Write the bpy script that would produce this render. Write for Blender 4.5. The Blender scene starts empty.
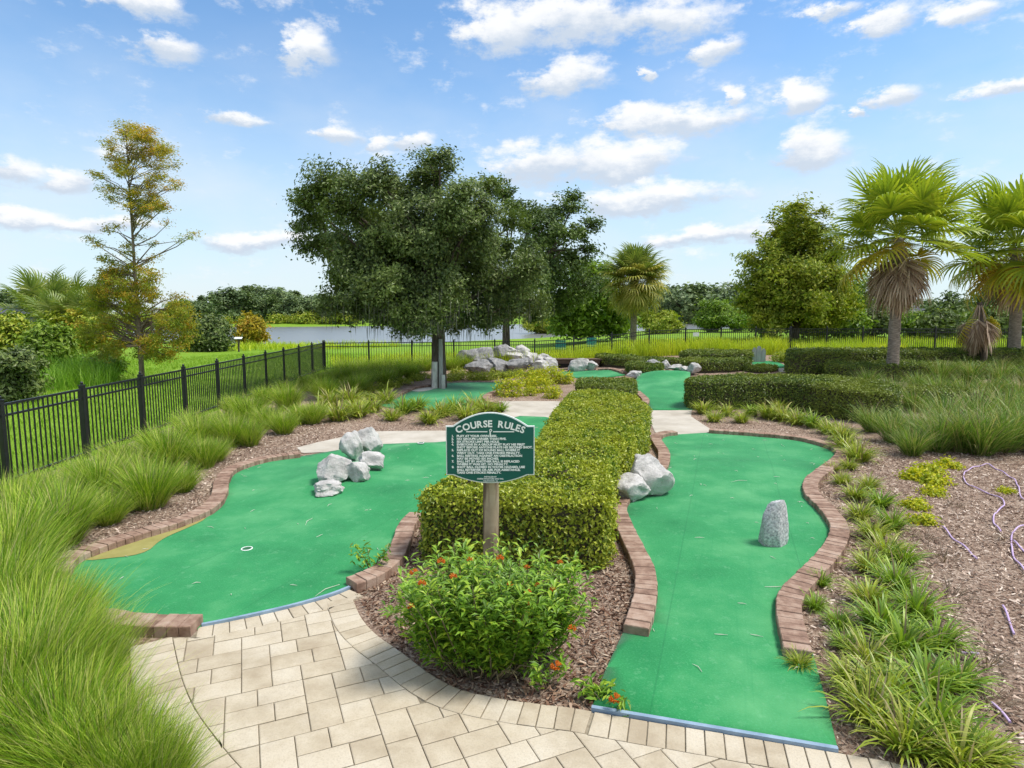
import bpy, bmesh, math, random
import numpy as np
from mathutils import Vector, Matrix, noise as mnoise

R = math.radians
rng = np.random.default_rng(7)
random.seed(7)
scene = bpy.context.scene
COL = scene.collection

# ------------------------------------------------------------------ camera
F_PX, CAM_H, PITCH = 620.0, 2.7, R(6.53)
cam_d = bpy.data.cameras.new('camera')
cam_d.sensor_width = 36.0
cam_d.lens = 36.0 * F_PX / 1024.0
cam_d.clip_start, cam_d.clip_end = 0.05, 6000
cam = bpy.data.objects.new('camera', cam_d)
cam.location = (0, 0, CAM_H)
cam.rotation_euler = (R(90) - PITCH, 0, 0)
COL.objects.link(cam)
scene.camera = cam
CP, SP = math.cos(PITCH), math.sin(PITCH)

def ray(px, py):
    u, v = (px - 512) / F_PX, (384 - py) / F_PX
    return np.array([u, v * SP + CP, v * CP - SP])

def flat(px, py, z=0.0):
    d = ray(px, py)
    t = (z - CAM_H) / d[2]
    return d[0] * t, d[1] * t

def at(px, py, depth):
    """point at distance depth (world y) seen in direction of a photo position"""
    d = ray(px, py)
    t = depth / d[1]
    return np.array([d[0] * t, depth, CAM_H + d[2] * t])

def sst(a, b, x):
    t = min(1.0, max(0.0, (x - a) / (b - a)))
    return t * t * (3 - 2 * t)

LAKE_Z = -0.8
LAKE = [flat(x, y, LAKE_Z) for x, y in [
    (165, 341), (200, 343), (262, 344), (330, 345), (400, 344), (480, 341), (540, 338), (620, 332), (680, 329.5), (800, 328.5),
    (900, 328.5), (1100, 329), (1500, 330), (1500, 321), (1100, 320), (900, 319.5), (800, 320), (690, 321.5), (600, 323),
    (480, 325), (330, 326.5), (262, 327), (200, 327), (150, 329), (125, 333), (140, 338)]]

def inside(p, poly):
    x, y = p
    c = False
    n = len(poly)
    j = n - 1
    for i in range(n):
        xi, yi = poly[i]; xj, yj = poly[j]
        if (yi > y) != (yj > y) and x < (xj - xi) * (y - yi) / (yj - yi) + xi:
            c = not c
        j = i
    return c

_LA = np.array(LAKE); _LB = np.roll(_LA, -1, axis=0); _LD = _LB - _LA; _LL = (_LD ** 2).sum(1)

def lake_dist(x, y):
    p = np.array([x, y])
    t = np.clip(((p - _LA) * _LD).sum(1) / _LL, 0, 1)
    d = np.sqrt(((_LA + t[:, None] * _LD - p) ** 2).sum(1).min())
    return -d if inside((x, y), LAKE) else d

def zt(x, y):
    z = 0.55 * sst(16, 31, y) * sst(1, 9, x) * (1 - sst(42, 80, y))
    if y > 35 or x < -20:
        d = lake_dist(x, y)
        z += min(0.0, -0.74 + 0.035 * d) if d > 0 else max(-2.0, -0.84 + 0.05 * d)
    return z

def G(px, py, up=0.0):
    """ground point (x, y) under a photo position, UP metres over the terrain"""
    z = up
    for _ in range(10):
        x, y = flat(px, py, z)
        z = zt(x, y) + up
    return (x, y)

# ------------------------------------------------------------------ mesh building
class MB:
    def __init__(s):
        s.v, s.q, s.t, s.n = [], [], [], 0
    def add(s, v, quads=None, tris=None, m=0, smooth=False):
        v = np.asarray(v, float).reshape(-1, 3)
        s.v.append(v)
        if quads is not None and len(quads): s.q.append((np.asarray(quads, int) + s.n, m, smooth))
        if tris is not None and len(tris): s.t.append((np.asarray(tris, int) + s.n, m, smooth))
        s.n += len(v)
    def mesh(s, name, mats):
        me = bpy.data.meshes.new(name)
        V = np.concatenate(s.v) if s.v else np.zeros((0, 3))
        me.vertices.add(len(V)); me.vertices.foreach_set('co', V.astype(np.float32).ravel())
        loops, starts, mi, sm, pos = [], [], [], [], 0
        for lst, k in ((s.q, 4), (s.t, 3)):
            for f, m, smooth in lst:
                n = len(f)
                loops.append(f.ravel())
                starts.append(pos + np.arange(n) * k); pos += n * k
                mi.append(np.full(n, m)); sm.append(np.full(n, smooth))
        L = np.concatenate(loops); S = np.concatenate(starts)
        me.loops.add(len(L)); me.loops.foreach_set('vertex_index', L.astype(np.int32))
        me.polygons.add(len(S)); me.polygons.foreach_set('loop_start', S.astype(np.int32))
        me.polygons.foreach_set('material_index', np.concatenate(mi).astype(np.int32))
        me.polygons.foreach_set('use_smooth', np.concatenate(sm))
        for m in (mats if isinstance(mats, (list, tuple)) else [mats]): me.materials.append(m)
        me.update(calc_edges=True)
        return me
    def build(s, name, mats, parent=None, loc=None):
        return link(name, s.mesh(name, mats), parent, loc)

def link(name, me, parent=None, loc=None):
    o = bpy.data.objects.new(name, me); COL.objects.link(o)
    if parent is not None: o.parent = parent
    if loc is not None: o.location = loc
    return o

def tag(o, label, cat, group=None, kind=None):
    o['label'] = label; o['category'] = cat
    if group: o['group'] = group
    o['kind'] = kind or 'thing'
    return o

def struct(o):
    o['kind'] = 'structure'
    return o

def thing(name, label, cat, loc=(0, 0, 0), rz=0.0, group=None):
    o = bpy.data.objects.new(name, None); COL.objects.link(o)
    o.location = loc; o.rotation_euler = (0, 0, rz); o.empty_display_size = 0.1
    return tag(o, label, cat, group)

def copy_tree(o, parent=None):
    c = o.copy(); COL.objects.link(c)
    if parent is not None: c.parent = parent
    for ch in [k for k in COL.objects if k.parent == o]:
        copy_tree(ch, c)
    return c

def box(mb, c, size, rz=0.0, m=0, taper=1.0, smooth=False):
    x, y, z = size[0] / 2, size[1] / 2, size[2] / 2
    v = np.array([[-x, -y, -z], [x, -y, -z], [x, y, -z], [-x, y, -z], [-x * taper, -y * taper, z], [x * taper, -y * taper, z], [x * taper, y * taper, z], [-x * taper, y * taper, z]])
    ca, sa = math.cos(rz), math.sin(rz)
    v = np.stack([v[:, 0] * ca - v[:, 1] * sa, v[:, 0] * sa + v[:, 1] * ca, v[:, 2]], 1) + np.asarray(c)
    mb.add(v, [[0, 3, 2, 1], [4, 5, 6, 7], [0, 1, 5, 4], [1, 2, 6, 5], [2, 3, 7, 6], [3, 0, 4, 7]], m=m, smooth=smooth)

def tube(mb, pts, rad, sides=8, m=0, jitter=0.0, cap=True):
    P = np.asarray(pts, float); n = len(P)
    rad = np.broadcast_to(np.asarray(rad, float), (n,))
    T = np.gradient(P, axis=0); T /= np.linalg.norm(T, axis=1)[:, None] + 1e-9
    ref = np.array([0, 0, 1.0]) if abs(T[:, 2]).mean() < 0.8 else np.array([1.0, 0, 0])
    A = np.cross(T, ref); A /= np.linalg.norm(A, axis=1)[:, None] + 1e-9
    B = np.cross(T, A)
    a = np.arange(sides) * 2 * math.pi / sides
    rr = rad[:, None] * (1 + jitter * rng.normal(size=(n, sides)))
    V = P[:, None, :] + rr[:, :, None] * (np.cos(a)[None, :, None] * A[:, None, :] + np.sin(a)[None, :, None] * B[:, None, :])
    V = V.reshape(-1, 3)
    i = np.arange(n - 1)[:, None] * sides; j = np.arange(sides)[None, :]; k = (j + 1) % sides
    Q = np.stack([i + j, i + k, i + sides + k, i + sides + j], -1).reshape(-1, 4)
    mb.add(V, Q, m=m, smooth=True)
    if cap:
        for e, rev in ((0, True), (n - 1, False)):
            c = np.vstack([V[e * sides:(e + 1) * sides], P[e]])
            t = np.stack([np.arange(sides), (np.arange(sides) + 1) % sides, np.full(sides, sides)], 1)
            mb.add(c, tris=t[:, ::-1] if rev else t, m=m)

def smooth_line(pts, step=0.1, closed=False):
    """Catmull-Rom through points, resampled to even steps"""
    P = np.asarray(pts, float); n = len(P); out = []
    segs = n if closed else n - 1
    for i in range(segs):
        if closed: p0, p1, p2, p3 = P[(i - 1) % n], P[i], P[(i + 1) % n], P[(i + 2) % n]
        else: p0, p1, p2, p3 = P[max(i - 1, 0)], P[i], P[i + 1], P[min(i + 2, n - 1)]
        for t in np.linspace(0, 1, 14, endpoint=False):
            out.append(0.5 * ((2 * p1) + (-p0 + p2) * t + (2 * p0 - 5 * p1 + 4 * p2 - p3) * t * t + (-p0 + 3 * p1 - 3 * p2 + p3) * t ** 3))
    out.append(P[0] if closed else P[-1])
    return resample(np.array(out), step)

def resample(P, step):
    P = np.asarray(P, float)
    d = np.r_[0, np.cumsum(np.linalg.norm(np.diff(P, axis=0), axis=1))]
    k = max(2, int(round(d[-1] / step)) + 1)
    s = np.linspace(0, d[-1], k)
    return np.stack([np.interp(s, d, P[:, c]) for c in range(P.shape[1])], 1)

def normals2(P):
    T = np.gradient(np.asarray(P, float), axis=0); T /= np.linalg.norm(T, axis=1)[:, None] + 1e-9
    return np.stack([T[:, 1], -T[:, 0]], 1)      # to the right of travel

def sheet(name, poly, mats, up, cell=0.4, zfun=None, skirt=0.0, parent=None):
    """a ground-hugging sheet over a plan polygon, cut into cells so that it follows the terrain"""
    bm = bmesh.new()
    vs = [bm.verts.new((x, y, 0)) for x, y in poly]
    f = bm.faces.new(vs)
    bmesh.ops.triangulate(bm, faces=[f])
    xs = [p[0] for p in poly]; ys = [p[1] for p in poly]
    for lo, hi, ax in ((min(xs), max(xs), 0), (min(ys), max(ys), 1)):
        n = int((hi - lo) / cell)
        for i in range(1, n + 1):
            co = [0, 0, 0]; co[ax] = lo + (hi - lo) * i / (n + 1)
            no = [0, 0, 0]; no[ax] = 1
            bmesh.ops.bisect_plane(bm, geom=bm.verts[:] + bm.edges[:] + bm.faces[:], plane_co=co, plane_no=no, dist=1e-5)
    zf = zfun or (lambda x, y: 0.0)
    for v in bm.verts: v.co.z = zt(v.co.x, v.co.y) + up + zf(v.co.x, v.co.y)
    bm.normal_update()
    for fc in bm.faces:
        if fc.normal.z < 0: fc.normal_flip()
        fc.smooth = True
    if skirt:
        be = [e for e in bm.edges if e.is_boundary]
        r = bmesh.ops.extrude_edge_only(bm, edges=be)
        for v in [g for g in r['geom'] if isinstance(g, bmesh.types.BMVert)]: v.co.z -= skirt
        for g in r['geom']:
            if isinstance(g, bmesh.types.BMFace): g.smooth = False
    me = bpy.data.meshes.new(name); bm.to_mesh(me); bm.free()
    for m in (mats if isinstance(mats, (list, tuple)) else [mats]): me.materials.append(m)
    return link(name, me, parent)

# ------------------------------------------------------------------ materials
def new_mat(name):
    m = bpy.data.materials.new(name); m.use_nodes = True
    nt = m.node_tree; nt.nodes.clear()
    return m, nt

class N:
    """short-hand node builder"""
    def __init__(s, nt): s.nt = nt
    def __call__(s, typ, ins=None, **props):
        n = s.nt.nodes.new('ShaderNode' + typ)
        for k, v in props.items(): setattr(n, k, v)
        for k, v in (ins or {}).items():
            sock = n.inputs[k]
            if isinstance(v, bpy.types.NodeSocket): s.nt.links.new(v, sock)
            else: sock.default_value = v
        return n
    def link(s, a, b): s.nt.links.new(a, b)

def c4(c): return (c[0], c[1], c[2], 1.0)

def ramp(n, fac, stops):
    r = n('ValToRGB', {'Fac': fac})
    e = r.color_ramp.elements
    while len(e) < len(stops): e.new(0.5)
    for el, (p, c) in zip(e, stops): el.position = p; el.color = c4(c)
    return r.outputs['Color']

def leaf_mat(name, cols, trans=0.3, rough=0.5, spec=0.25, clump=None, tcol=(1.15, 1.2, 0.6)):
    """leaf or blade: random tone per leaf, slow tone change through the plant, light passing through"""
    m, nt = new_mat(name); n = N(nt)
    geo = n('NewGeometry')
    k = len(cols)
    col = ramp(n, geo.outputs['Random Per Island'], [(i / max(1, k - 1), c) for i, c in enumerate(cols)])
    if clump:
        tc = n('TexCoord'); oi = n('ObjectInfo')
        vec = n('VectorMath', {0: tc.outputs['Object'], 1: oi.outputs['Location']}, operation='ADD')
        nz = n('TexNoise', {'Vector': vec.outputs[0], 'Scale': clump[0], 'Detail': 2.0})
        f = n('MapRange', {'Value': nz.outputs['Fac'], 'From Min': 0.42, 'From Max': 0.62})
        mx = n('Mix', {'Factor': f.outputs[0], 'A': col, 'B': c4(clump[1])}, data_type='RGBA') if False else None
        mixn = nt.nodes.new('ShaderNodeMix'); mixn.data_type = 'RGBA'
        ml = n('Math', {0: f.outputs[0], 1: clump[2]}, operation='MULTIPLY')
        nt.links.new(ml.outputs[0], mixn.inputs[0]); nt.links.new(col, mixn.inputs[6]); mixn.inputs[7].default_value = c4(clump[1])
        col = mixn.outputs[2]
    bs = n('BsdfPrincipled', {'Base Color': col, 'Roughness': rough, 'Specular IOR Level': spec})
    tm = n('VectorMath', {0: col, 1: tcol}, operation='MULTIPLY')
    tr = n('BsdfTranslucent', {'Color': tm.outputs[0]})
    mx = n('MixShader', {0: trans, 1: bs.outputs[0], 2: tr.outputs[0]})
    out = n('OutputMaterial', {'Surface': mx.outputs[0]})
    return m

def noise_mat(name, stops, scale=5.0, detail=6.0, rough=0.8, bump=0.0, bscale=None, stretch=(1, 1, 1), spec=0.3, island=0.0, extra=None, coord='Object'):
    m, nt = new_mat(name); n = N(nt)
    tc = n('TexCoord')
    mp = n('Mapping', {'Vector': tc.outputs[coord], 'Scale': stretch})
    nz = n('TexNoise', {'Vector': mp.outputs[0], 'Scale': scale, 'Detail': detail, 'Roughness': 0.62})
    fac = nz.outputs['Fac']
    if island:
        g = n('NewGeometry')
        a = n('MapRange', {'Value': g.outputs['Random Per Island'], 'To Min': -island, 'To Max': island})
        fac = n('Math', {0: fac, 1: a.outputs[0]}, operation='ADD').outputs[0]
    col = ramp(n, fac, stops)
    if extra: col = extra(n, col, tc)
    ins = {'Base Color': col, 'Roughness': rough, 'Specular IOR Level': spec}
    if bump:
        bz = n('TexNoise', {'Vector': mp.outputs[0], 'Scale': bscale or scale * 4, 'Detail': 6.0, 'Roughness': 0.65})
        b = n('Bump', {'Height': bz.outputs['Fac'], 'Strength': 1.0, 'Distance': bump})
        ins['Normal'] = b.outputs[0]
    bs = n('BsdfPrincipled', ins)
    n('OutputMaterial', {'Surface': bs.outputs[0]})
    return m

def mixc(n, fac, a, b):
    x = n.nt.nodes.new('ShaderNodeMix'); x.data_type = 'RGBA'
    for v, s in ((fac, 0), (a, 6), (b, 7)):
        if isinstance(v, bpy.types.NodeSocket): n.nt.links.new(v, x.inputs[s])
        else: x.inputs[s].default_value = v if s == 0 else c4(v)
    return x.outputs[2]

M = {}
# --- ground: bright lawn near the fence, rougher and paler towards the shores
def lawn_extra(n, col, tc):
    fine = n('TexNoise', {'Vector': tc.outputs['Object'], 'Scale': 3.0, 'Detail': 8.0, 'Roughness': 0.75})
    f = n('MapRange', {'Value': fine.outputs['Fac'], 'From Min': 0.3, 'From Max': 0.7})
    return mixc(n, f.outputs[0], col, (0.13, 0.23, 0.02))
M['lawn'] = noise_mat('lawn', [(0.3, (0.16, 0.29, 0.022)), (0.5, (0.21, 0.36, 0.03)), (0.7, (0.28, 0.36, 0.07))], scale=0.12, detail=5, rough=0.95, bump=0.05, bscale=6, spec=0.1, extra=lawn_extra)
def mulch_extra(n, col, tc):
    v = n('TexVoronoi', {'Vector': tc.outputs['Object'], 'Scale': 55.0})
    f = n('SeparateColor', {'Color': v.outputs['Color']})
    c2 = ramp(n, f.outputs[0], [(0.0, (0.08, 0.052, 0.037)), (0.45, (0.25, 0.175, 0.13)), (0.8, (0.41, 0.315, 0.24)), (1.0, (0.56, 0.46, 0.37))])
    return mixc(n, 0.7, col, c2)
M['mulch'] = noise_mat('mulch', [(0.3, (0.149, 0.086, 0.060)), (0.5, (0.297, 0.196, 0.140)), (0.7, (0.505, 0.392, 0.305))], scale=0.9, detail=8, rough=0.95, bump=0.03, bscale=38, spec=0.1, extra=mulch_extra)
M['chip'] = noise_mat('bark_chip', [(0.1, (0.06, 0.03, 0.02)), (0.4, (0.16, 0.085, 0.055)), (0.62, (0.28, 0.18, 0.12)), (0.9, (0.46, 0.36, 0.27))], scale=3, rough=0.95, spec=0.1, island=0.42)
M['chip_pale'] = noise_mat('pale_chip', [(0.1, (0.127, 0.079, 0.058)), (0.4, (0.304, 0.205, 0.153)), (0.62, (0.506, 0.383, 0.300)), (0.9, (0.734, 0.620, 0.516))], scale=3, rough=0.95, spec=0.1, island=0.42)
# --- carpet of the greens
def turf_mat(name, seed):
    m, nt = new_mat(name); n = N(nt)
    tc = n('TexCoord')
    mp = n('Mapping', {'Vector': tc.outputs['Object'], 'Location': (seed, seed * 2.0, 0)})
    big = n('TexNoise', {'Vector': mp.outputs[0], 'Scale': 0.8, 'Detail': 6.0, 'Roughness': 0.6})
    col = ramp(n, big.outputs['Fac'], [(0.3, (0.012, 0.170, 0.052)), (0.5, (0.028, 0.240, 0.078)), (0.7, (0.090, 0.33, 0.130))])
    fine = n('TexNoise', {'Vector': mp.outputs[0], 'Scale': 60.0, 'Detail': 4.0, 'Roughness': 0.7})
    f1 = n('MapRange', {'Value': fine.outputs['Fac'], 'From Min': 0.5, 'From Max': 0.85, 'To Max': 0.55})
    col = mixc(n, f1.outputs[0], col, (0.10, 0.42, 0.19))
    st0 = n('Mapping', {'Vector': tc.outputs['Object'], 'Rotation': (0, 0, R(19))})
    st = n('Mapping', {'Vector': st0.outputs[0], 'Scale': (26.0, 0.5, 1.0)})
    sk = n('TexNoise', {'Vector': st.outputs[0], 'Scale': 1.0, 'Detail': 3.0})
    f2 = n('MapRange', {'Value': sk.outputs['Fac'], 'From Min': 0.55, 'From Max': 0.8, 'To Max': 0.35})
    col = mixc(n, f2.outputs[0], col, (0.014, 0.21, 0.07))
    wear = n('TexNoise', {'Vector': mp.outputs[0], 'Scale': 9.0, 'Detail': 8.0, 'Roughness': 0.75})
    f3 = n('MapRange', {'Value': wear.outputs['Fac'], 'From Min': 0.56, 'From Max': 0.74, 'To Max': 0.55})
    col = mixc(n, f3.outputs[0], col, (0.16, 0.40, 0.21))
    dirt = n('TexNoise', {'Vector': mp.outputs[0], 'Scale': 2.3, 'Detail': 10.0, 'Roughness': 0.8})
    f4 = n('MapRange', {'Value': dirt.outputs['Fac'], 'From Min': 0.58, 'From Max': 0.75, 'To Max': 0.5})
    col = mixc(n, f4.outputs[0], col, (0.05, 0.20, 0.075))
    # seam lines between carpet rolls
    sx = n('SeparateXYZ', {'Vector': st0.outputs[0]})
    sh_ = n('Math', {0: sx.outputs[0], 1: 0.388 + 0.6 + 1.22 * 30}, operation='ADD')
    md = n('Math', {0: sh_.outputs[0], 1: 1.22}, operation='MODULO')
    ab = n('Math', {0: md.outputs[0], 1: 0.6}, operation='SUBTRACT')
    ab2 = n('Math', {0: ab.outputs[0]}, operation='ABSOLUTE')
    ls = n('Math', {0: ab2.outputs[0], 1: 0.007}, operation='LESS_THAN')
    lm = n('Math', {0: ls.outputs[0], 1: 0.32}, operation='MULTIPLY')
    col = mixc(n, lm.outputs[0], col, (0.012, 0.14, 0.05))
    b = n('Bump', {'Height': fine.outputs['Fac'], 'Strength': 0.6, 'Distance': 0.004})
    bs = n('BsdfPrincipled', {'Base Color': col, 'Roughness': 0.9, 'Specular IOR Level': 0.15, 'Normal': b.outputs[0], 'Sheen Weight': 0.15, 'Sheen Roughness': 0.4})
    n('OutputMaterial', {'Surface': bs.outputs[0]})
    return m
M['turf'] = turf_mat('turf_carpet', 0.0)
M['rough'] = noise_mat('olive_carpet', [(0.3, (0.24, 0.22, 0.07)), (0.7, (0.33, 0.30, 0.11))], scale=5, rough=0.95, bump=0.004, bscale=80, spec=0.1)
M['sand'] = noise_mat('sand_carpet', [(0.3, (0.5, 0.5, 0.42)), (0.7, (0.7, 0.68, 0.6))], scale=5, rough=0.95, spec=0.1)
M['brick'] = noise_mat('kerb_brick', [(0.2, (0.14, 0.085, 0.062)), (0.42, (0.26, 0.165, 0.12)), (0.6, (0.36, 0.25, 0.188)), (0.85, (0.45, 0.345, 0.275))], scale=9, rough=0.9, bump=0.006, bscale=60, spec=0.2, island=0.16)
def paver_extra(n, col, tc):
    s = n('TexNoise', {'Vector': tc.outputs['Object'], 'Scale': 1.6, 'Detail': 9.0, 'Roughness': 0.72})
    f = n('MapRange', {'Value': s.outputs['Fac'], 'From Min': 0.5, 'From Max': 0.76, 'To Max': 0.6})
    col = mixc(n, f.outputs[0], col, (0.26, 0.205, 0.135))
    s2 = n('TexNoise', {'Vector': tc.outputs['Object'], 'Scale': 70.0, 'Detail': 6.0, 'Roughness': 0.7})
    f2 = n('MapRange', {'Value': s2.outputs['Fac'], 'From Min': 0.48, 'From Max': 0.72, 'To Max': 0.5})
    return mixc(n, f2.outputs[0], col, (0.30, 0.25, 0.18))
M['paver'] = noise_mat('paver', [(0.2, (0.361, 0.294, 0.206)), (0.45, (0.475, 0.408, 0.302)), (0.6, (0.522, 0.456, 0.350)), (0.85, (0.570, 0.513, 0.413))], scale=4, rough=0.9, bump=0.002, bscale=150, spec=0.2, island=0.18, extra=paver_extra)
M['joint'] = noise_mat('joint_sand', [(0.3, (0.180, 0.150, 0.105)), (0.7, (0.330, 0.285, 0.210))], scale=20, rough=1.0)
M['concrete'] = noise_mat('concrete', [(0.3, (0.361, 0.318, 0.258)), (0.5, (0.464, 0.421, 0.353)), (0.7, (0.533, 0.490, 0.421))], scale=1.5, detail=9, rough=0.9, bump=0.003, bscale=80)
M['edging'] = noise_mat('edging', [(0.3, (0.16, 0.24, 0.33)), (0.7, (0.30, 0.40, 0.50))], scale=6, rough=0.6)
M['metal'] = noise_mat('black_metal', [(0.3, (0.008, 0.009, 0.012)), (0.7, (0.016, 0.018, 0.022))], scale=8, rough=0.38, spec=0.5)
def rock_mat(name, stops):
    def ex(n, col, tc):
        oi = n('ObjectInfo')
        v = n('VectorMath', {0: tc.outputs['Object'], 1: oi.outputs['Location']}, operation='ADD')
        w = n('TexNoise', {'Vector': v.outputs[0], 'Scale': 2.2, 'Detail': 10.0, 'Roughness': 0.75, 'Distortion': 1.2})
        f = n('MapRange', {'Value': w.outputs['Fac'], 'From Min': 0.5, 'From Max': 0.6, 'To Max': 0.4})
        return mixc(n, f.outputs[0], col, (0.19, 0.18, 0.175))
    return noise_mat(name, stops, scale=7, detail=10, rough=0.85, bump=0.03, bscale=11, spec=0.25, extra=ex)
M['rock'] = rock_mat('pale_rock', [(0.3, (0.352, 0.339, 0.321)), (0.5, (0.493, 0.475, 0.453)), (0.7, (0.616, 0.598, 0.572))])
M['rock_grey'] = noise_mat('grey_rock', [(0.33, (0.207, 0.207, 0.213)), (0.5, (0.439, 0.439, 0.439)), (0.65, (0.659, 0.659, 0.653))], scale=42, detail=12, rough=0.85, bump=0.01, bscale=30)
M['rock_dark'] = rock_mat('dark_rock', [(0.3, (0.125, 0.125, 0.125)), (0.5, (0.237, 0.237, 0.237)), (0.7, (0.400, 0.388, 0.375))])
M['sign'] = noise_mat('sign_green', [(0.3, (0.003, 0.088, 0.068)), (0.7, (0.005, 0.110, 0.086))], scale=3, rough=0.55, spec=0.4)
M['white'] = noise_mat('white_paint', [(0.3, (0.770, 0.792, 0.770)), (0.7, (0.880, 0.891, 0.880))], scale=10, rough=0.5)
def post_extra(n, col, tc):
    mp = n('Mapping', {'Vector': tc.outputs['Object'], 'Scale': (9, 9, 1.3)})
    w = n('TexNoise', {'Vector': mp.outputs[0], 'Scale': 1.3, 'Detail': 5.0})
    f = n('MapRange', {'Value': w.outputs['Fac'], 'From Min': 0.46, 'From Max': 0.58, 'To Max': 0.85})
    return mixc(n, f.outputs[0], col, (0.085, 0.048, 0.032))
M['post'] = noise_mat('weathered_post', [(0.3, (0.214, 0.159, 0.098)), (0.5, (0.378, 0.294, 0.191)), (0.7, (0.529, 0.423, 0.289))], scale=3, stretch=(0.900, 0.882, 0.774), rough=0.9, bump=0.004, extra=post_extra)
M['grey_wood'] = noise_mat('grey_wood', [(0.3, (0.24, 0.24, 0.23)), (0.7, (0.48, 0.48, 0.46))], scale=3, stretch=(14, 14, 1), rough=0.9, bump=0.004)
M['timber'] = noise_mat('timber', [(0.3, (0.07, 0.045, 0.032)), (0.7, (0.17, 0.115, 0.085))], scale=3, stretch=(1, 1, 9), rough=0.9, bump=0.004)
M['bark'] = noise_mat('bark', [(0.3, (0.055, 0.042, 0.033)), (0.55, (0.12, 0.095, 0.075)), (0.75, (0.2, 0.165, 0.135))], scale=3, stretch=(5, 5, 1), rough=0.95, bump=0.03, bscale=8)
M['bark_pale'] = noise_mat('pale_bark', [(0.3, (0.14, 0.11, 0.08)), (0.55, (0.24, 0.19, 0.14)), (0.75, (0.34, 0.28, 0.21))], scale=3, stretch=(5, 5, 1), rough=0.95, bump=0.02, bscale=8)
M['whitewash'] = noise_mat('whitewash', [(0.3, (0.36, 0.34, 0.30)), (0.6, (0.62, 0.60, 0.56)), (0.75, (0.72, 0.71, 0.68))], scale=4, stretch=(4, 4, 1), rough=0.9, bump=0.01)
M['palm_trunk'] = noise_mat('palm_trunk', [(0.3, (0.13, 0.10, 0.075)), (0.5, (0.27, 0.225, 0.175)), (0.7, (0.40, 0.345, 0.28))], scale=4, stretch=(2, 2, 7), rough=0.95, bump=0.03, bscale=6)
M['hose'] = noise_mat('purple_hose', [(0.3, (0.42, 0.29, 0.50)), (0.7, (0.60, 0.46, 0.66))], scale=4, rough=0.5)
M['twig'] = noise_mat('twig', [(0.3, (0.05, 0.045, 0.025)), (0.7, (0.1, 0.085, 0.05))], scale=6, rough=0.95)
M['dark'] = noise_mat('tunnel_shade', [(0.3, (0.012, 0.012, 0.012)), (0.7, (0.02, 0.02, 0.02))], scale=6, rough=0.95)
M['cup'] = noise_mat('cup_liner', [(0.3, (0.02, 0.10, 0.04)), (0.7, (0.03, 0.14, 0.06))], scale=6, rough=0.9)
# --- leaves
M['l_hedge'] = leaf_mat('hedge_leaf', [(0.06, 0.12, 0.012), (0.13, 0.21, 0.016), (0.25, 0.33, 0.022), (0.39, 0.44, 0.035), (0.54, 0.56, 0.09)], trans=0.26, rough=0.4, spec=0.4, clump=(1.4, (0.46, 0.47, 0.035), 0.5))
M['l_hedge2'] = leaf_mat('dark_hedge_leaf', [(0.044, 0.084, 0.013), (0.087, 0.140, 0.019), (0.160, 0.224, 0.027), (0.291, 0.349, 0.054)], trans=0.2, rough=0.4, spec=0.4, clump=(0.7, (0.291, 0.323, 0.040), 0.45))
M['l_oak'] = leaf_mat('oak_leaf', [(0.050, 0.082, 0.026), (0.087, 0.129, 0.037), (0.137, 0.186, 0.052), (0.230, 0.282, 0.083)], trans=0.2, rough=0.45, spec=0.35, clump=(0.55, (0.178, 0.243, 0.055), 0.6))
M['l_oak2'] = leaf_mat('hazy_oak_leaf', [(0.051, 0.086, 0.031), (0.091, 0.143, 0.040), (0.162, 0.229, 0.063)], trans=0.2, rough=0.5, clump=(0.4, (0.202, 0.286, 0.054), 0.5))
M['l_cyp'] = leaf_mat('cypress_leaf', [(0.120, 0.192, 0.022), (0.216, 0.288, 0.026), (0.336, 0.384, 0.038), (0.408, 0.396, 0.054)], trans=0.3, clump=(0.5, (0.336, 0.324, 0.036), 0.5))
M['l_cypy'] = leaf_mat('turning_cypress_leaf', [(0.30, 0.27, 0.03), (0.46, 0.36, 0.035), (0.58, 0.38, 0.045), (0.58, 0.30, 0.05)], trans=0.42, clump=(0.6, (0.34, 0.36, 0.04), 0.6))
M['l_gold'] = leaf_mat('gold_leaf', [(0.230, 0.317, 0.017), (0.460, 0.503, 0.022), (0.690, 0.621, 0.028)], trans=0.35, rough=0.45, spec=0.35)
M['l_yellow'] = leaf_mat('yellow_leaf', [(0.34, 0.28, 0.02), (0.45, 0.33, 0.02), (0.22, 0.2, 0.025)], trans=0.3)
M['l_green'] = leaf_mat('green_leaf', [(0.067, 0.128, 0.019), (0.123, 0.221, 0.029), (0.209, 0.340, 0.035), (0.342, 0.442, 0.064)], trans=0.3, rough=0.45, spec=0.35, clump=(0.5, (0.228, 0.323, 0.032), 0.5))
M['l_lime'] = leaf_mat('lime_leaf', [(0.135, 0.210, 0.017), (0.240, 0.322, 0.025), (0.375, 0.420, 0.042), (0.510, 0.518, 0.098)], trans=0.3, rough=0.45, spec=0.3)
M['l_fire'] = leaf_mat('fire_bush_leaf', [(0.097, 0.193, 0.022), (0.166, 0.312, 0.028), (0.251, 0.430, 0.040), (0.425, 0.534, 0.054)], trans=0.32, rough=0.42, spec=0.4)
M['l_far'] = leaf_mat('far_leaf', [(0.101, 0.151, 0.061), (0.150, 0.216, 0.081), (0.238, 0.307, 0.112)], trans=0.15, clump=(0.15, (0.113, 0.160, 0.081), 0.5))  # distance haze put into the leaf colour, paler than the near trees
M['l_far2'] = leaf_mat('far_light_leaf', [(0.106, 0.194, 0.062), (0.176, 0.282, 0.083), (0.264, 0.352, 0.104)], trans=0.15)
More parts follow.
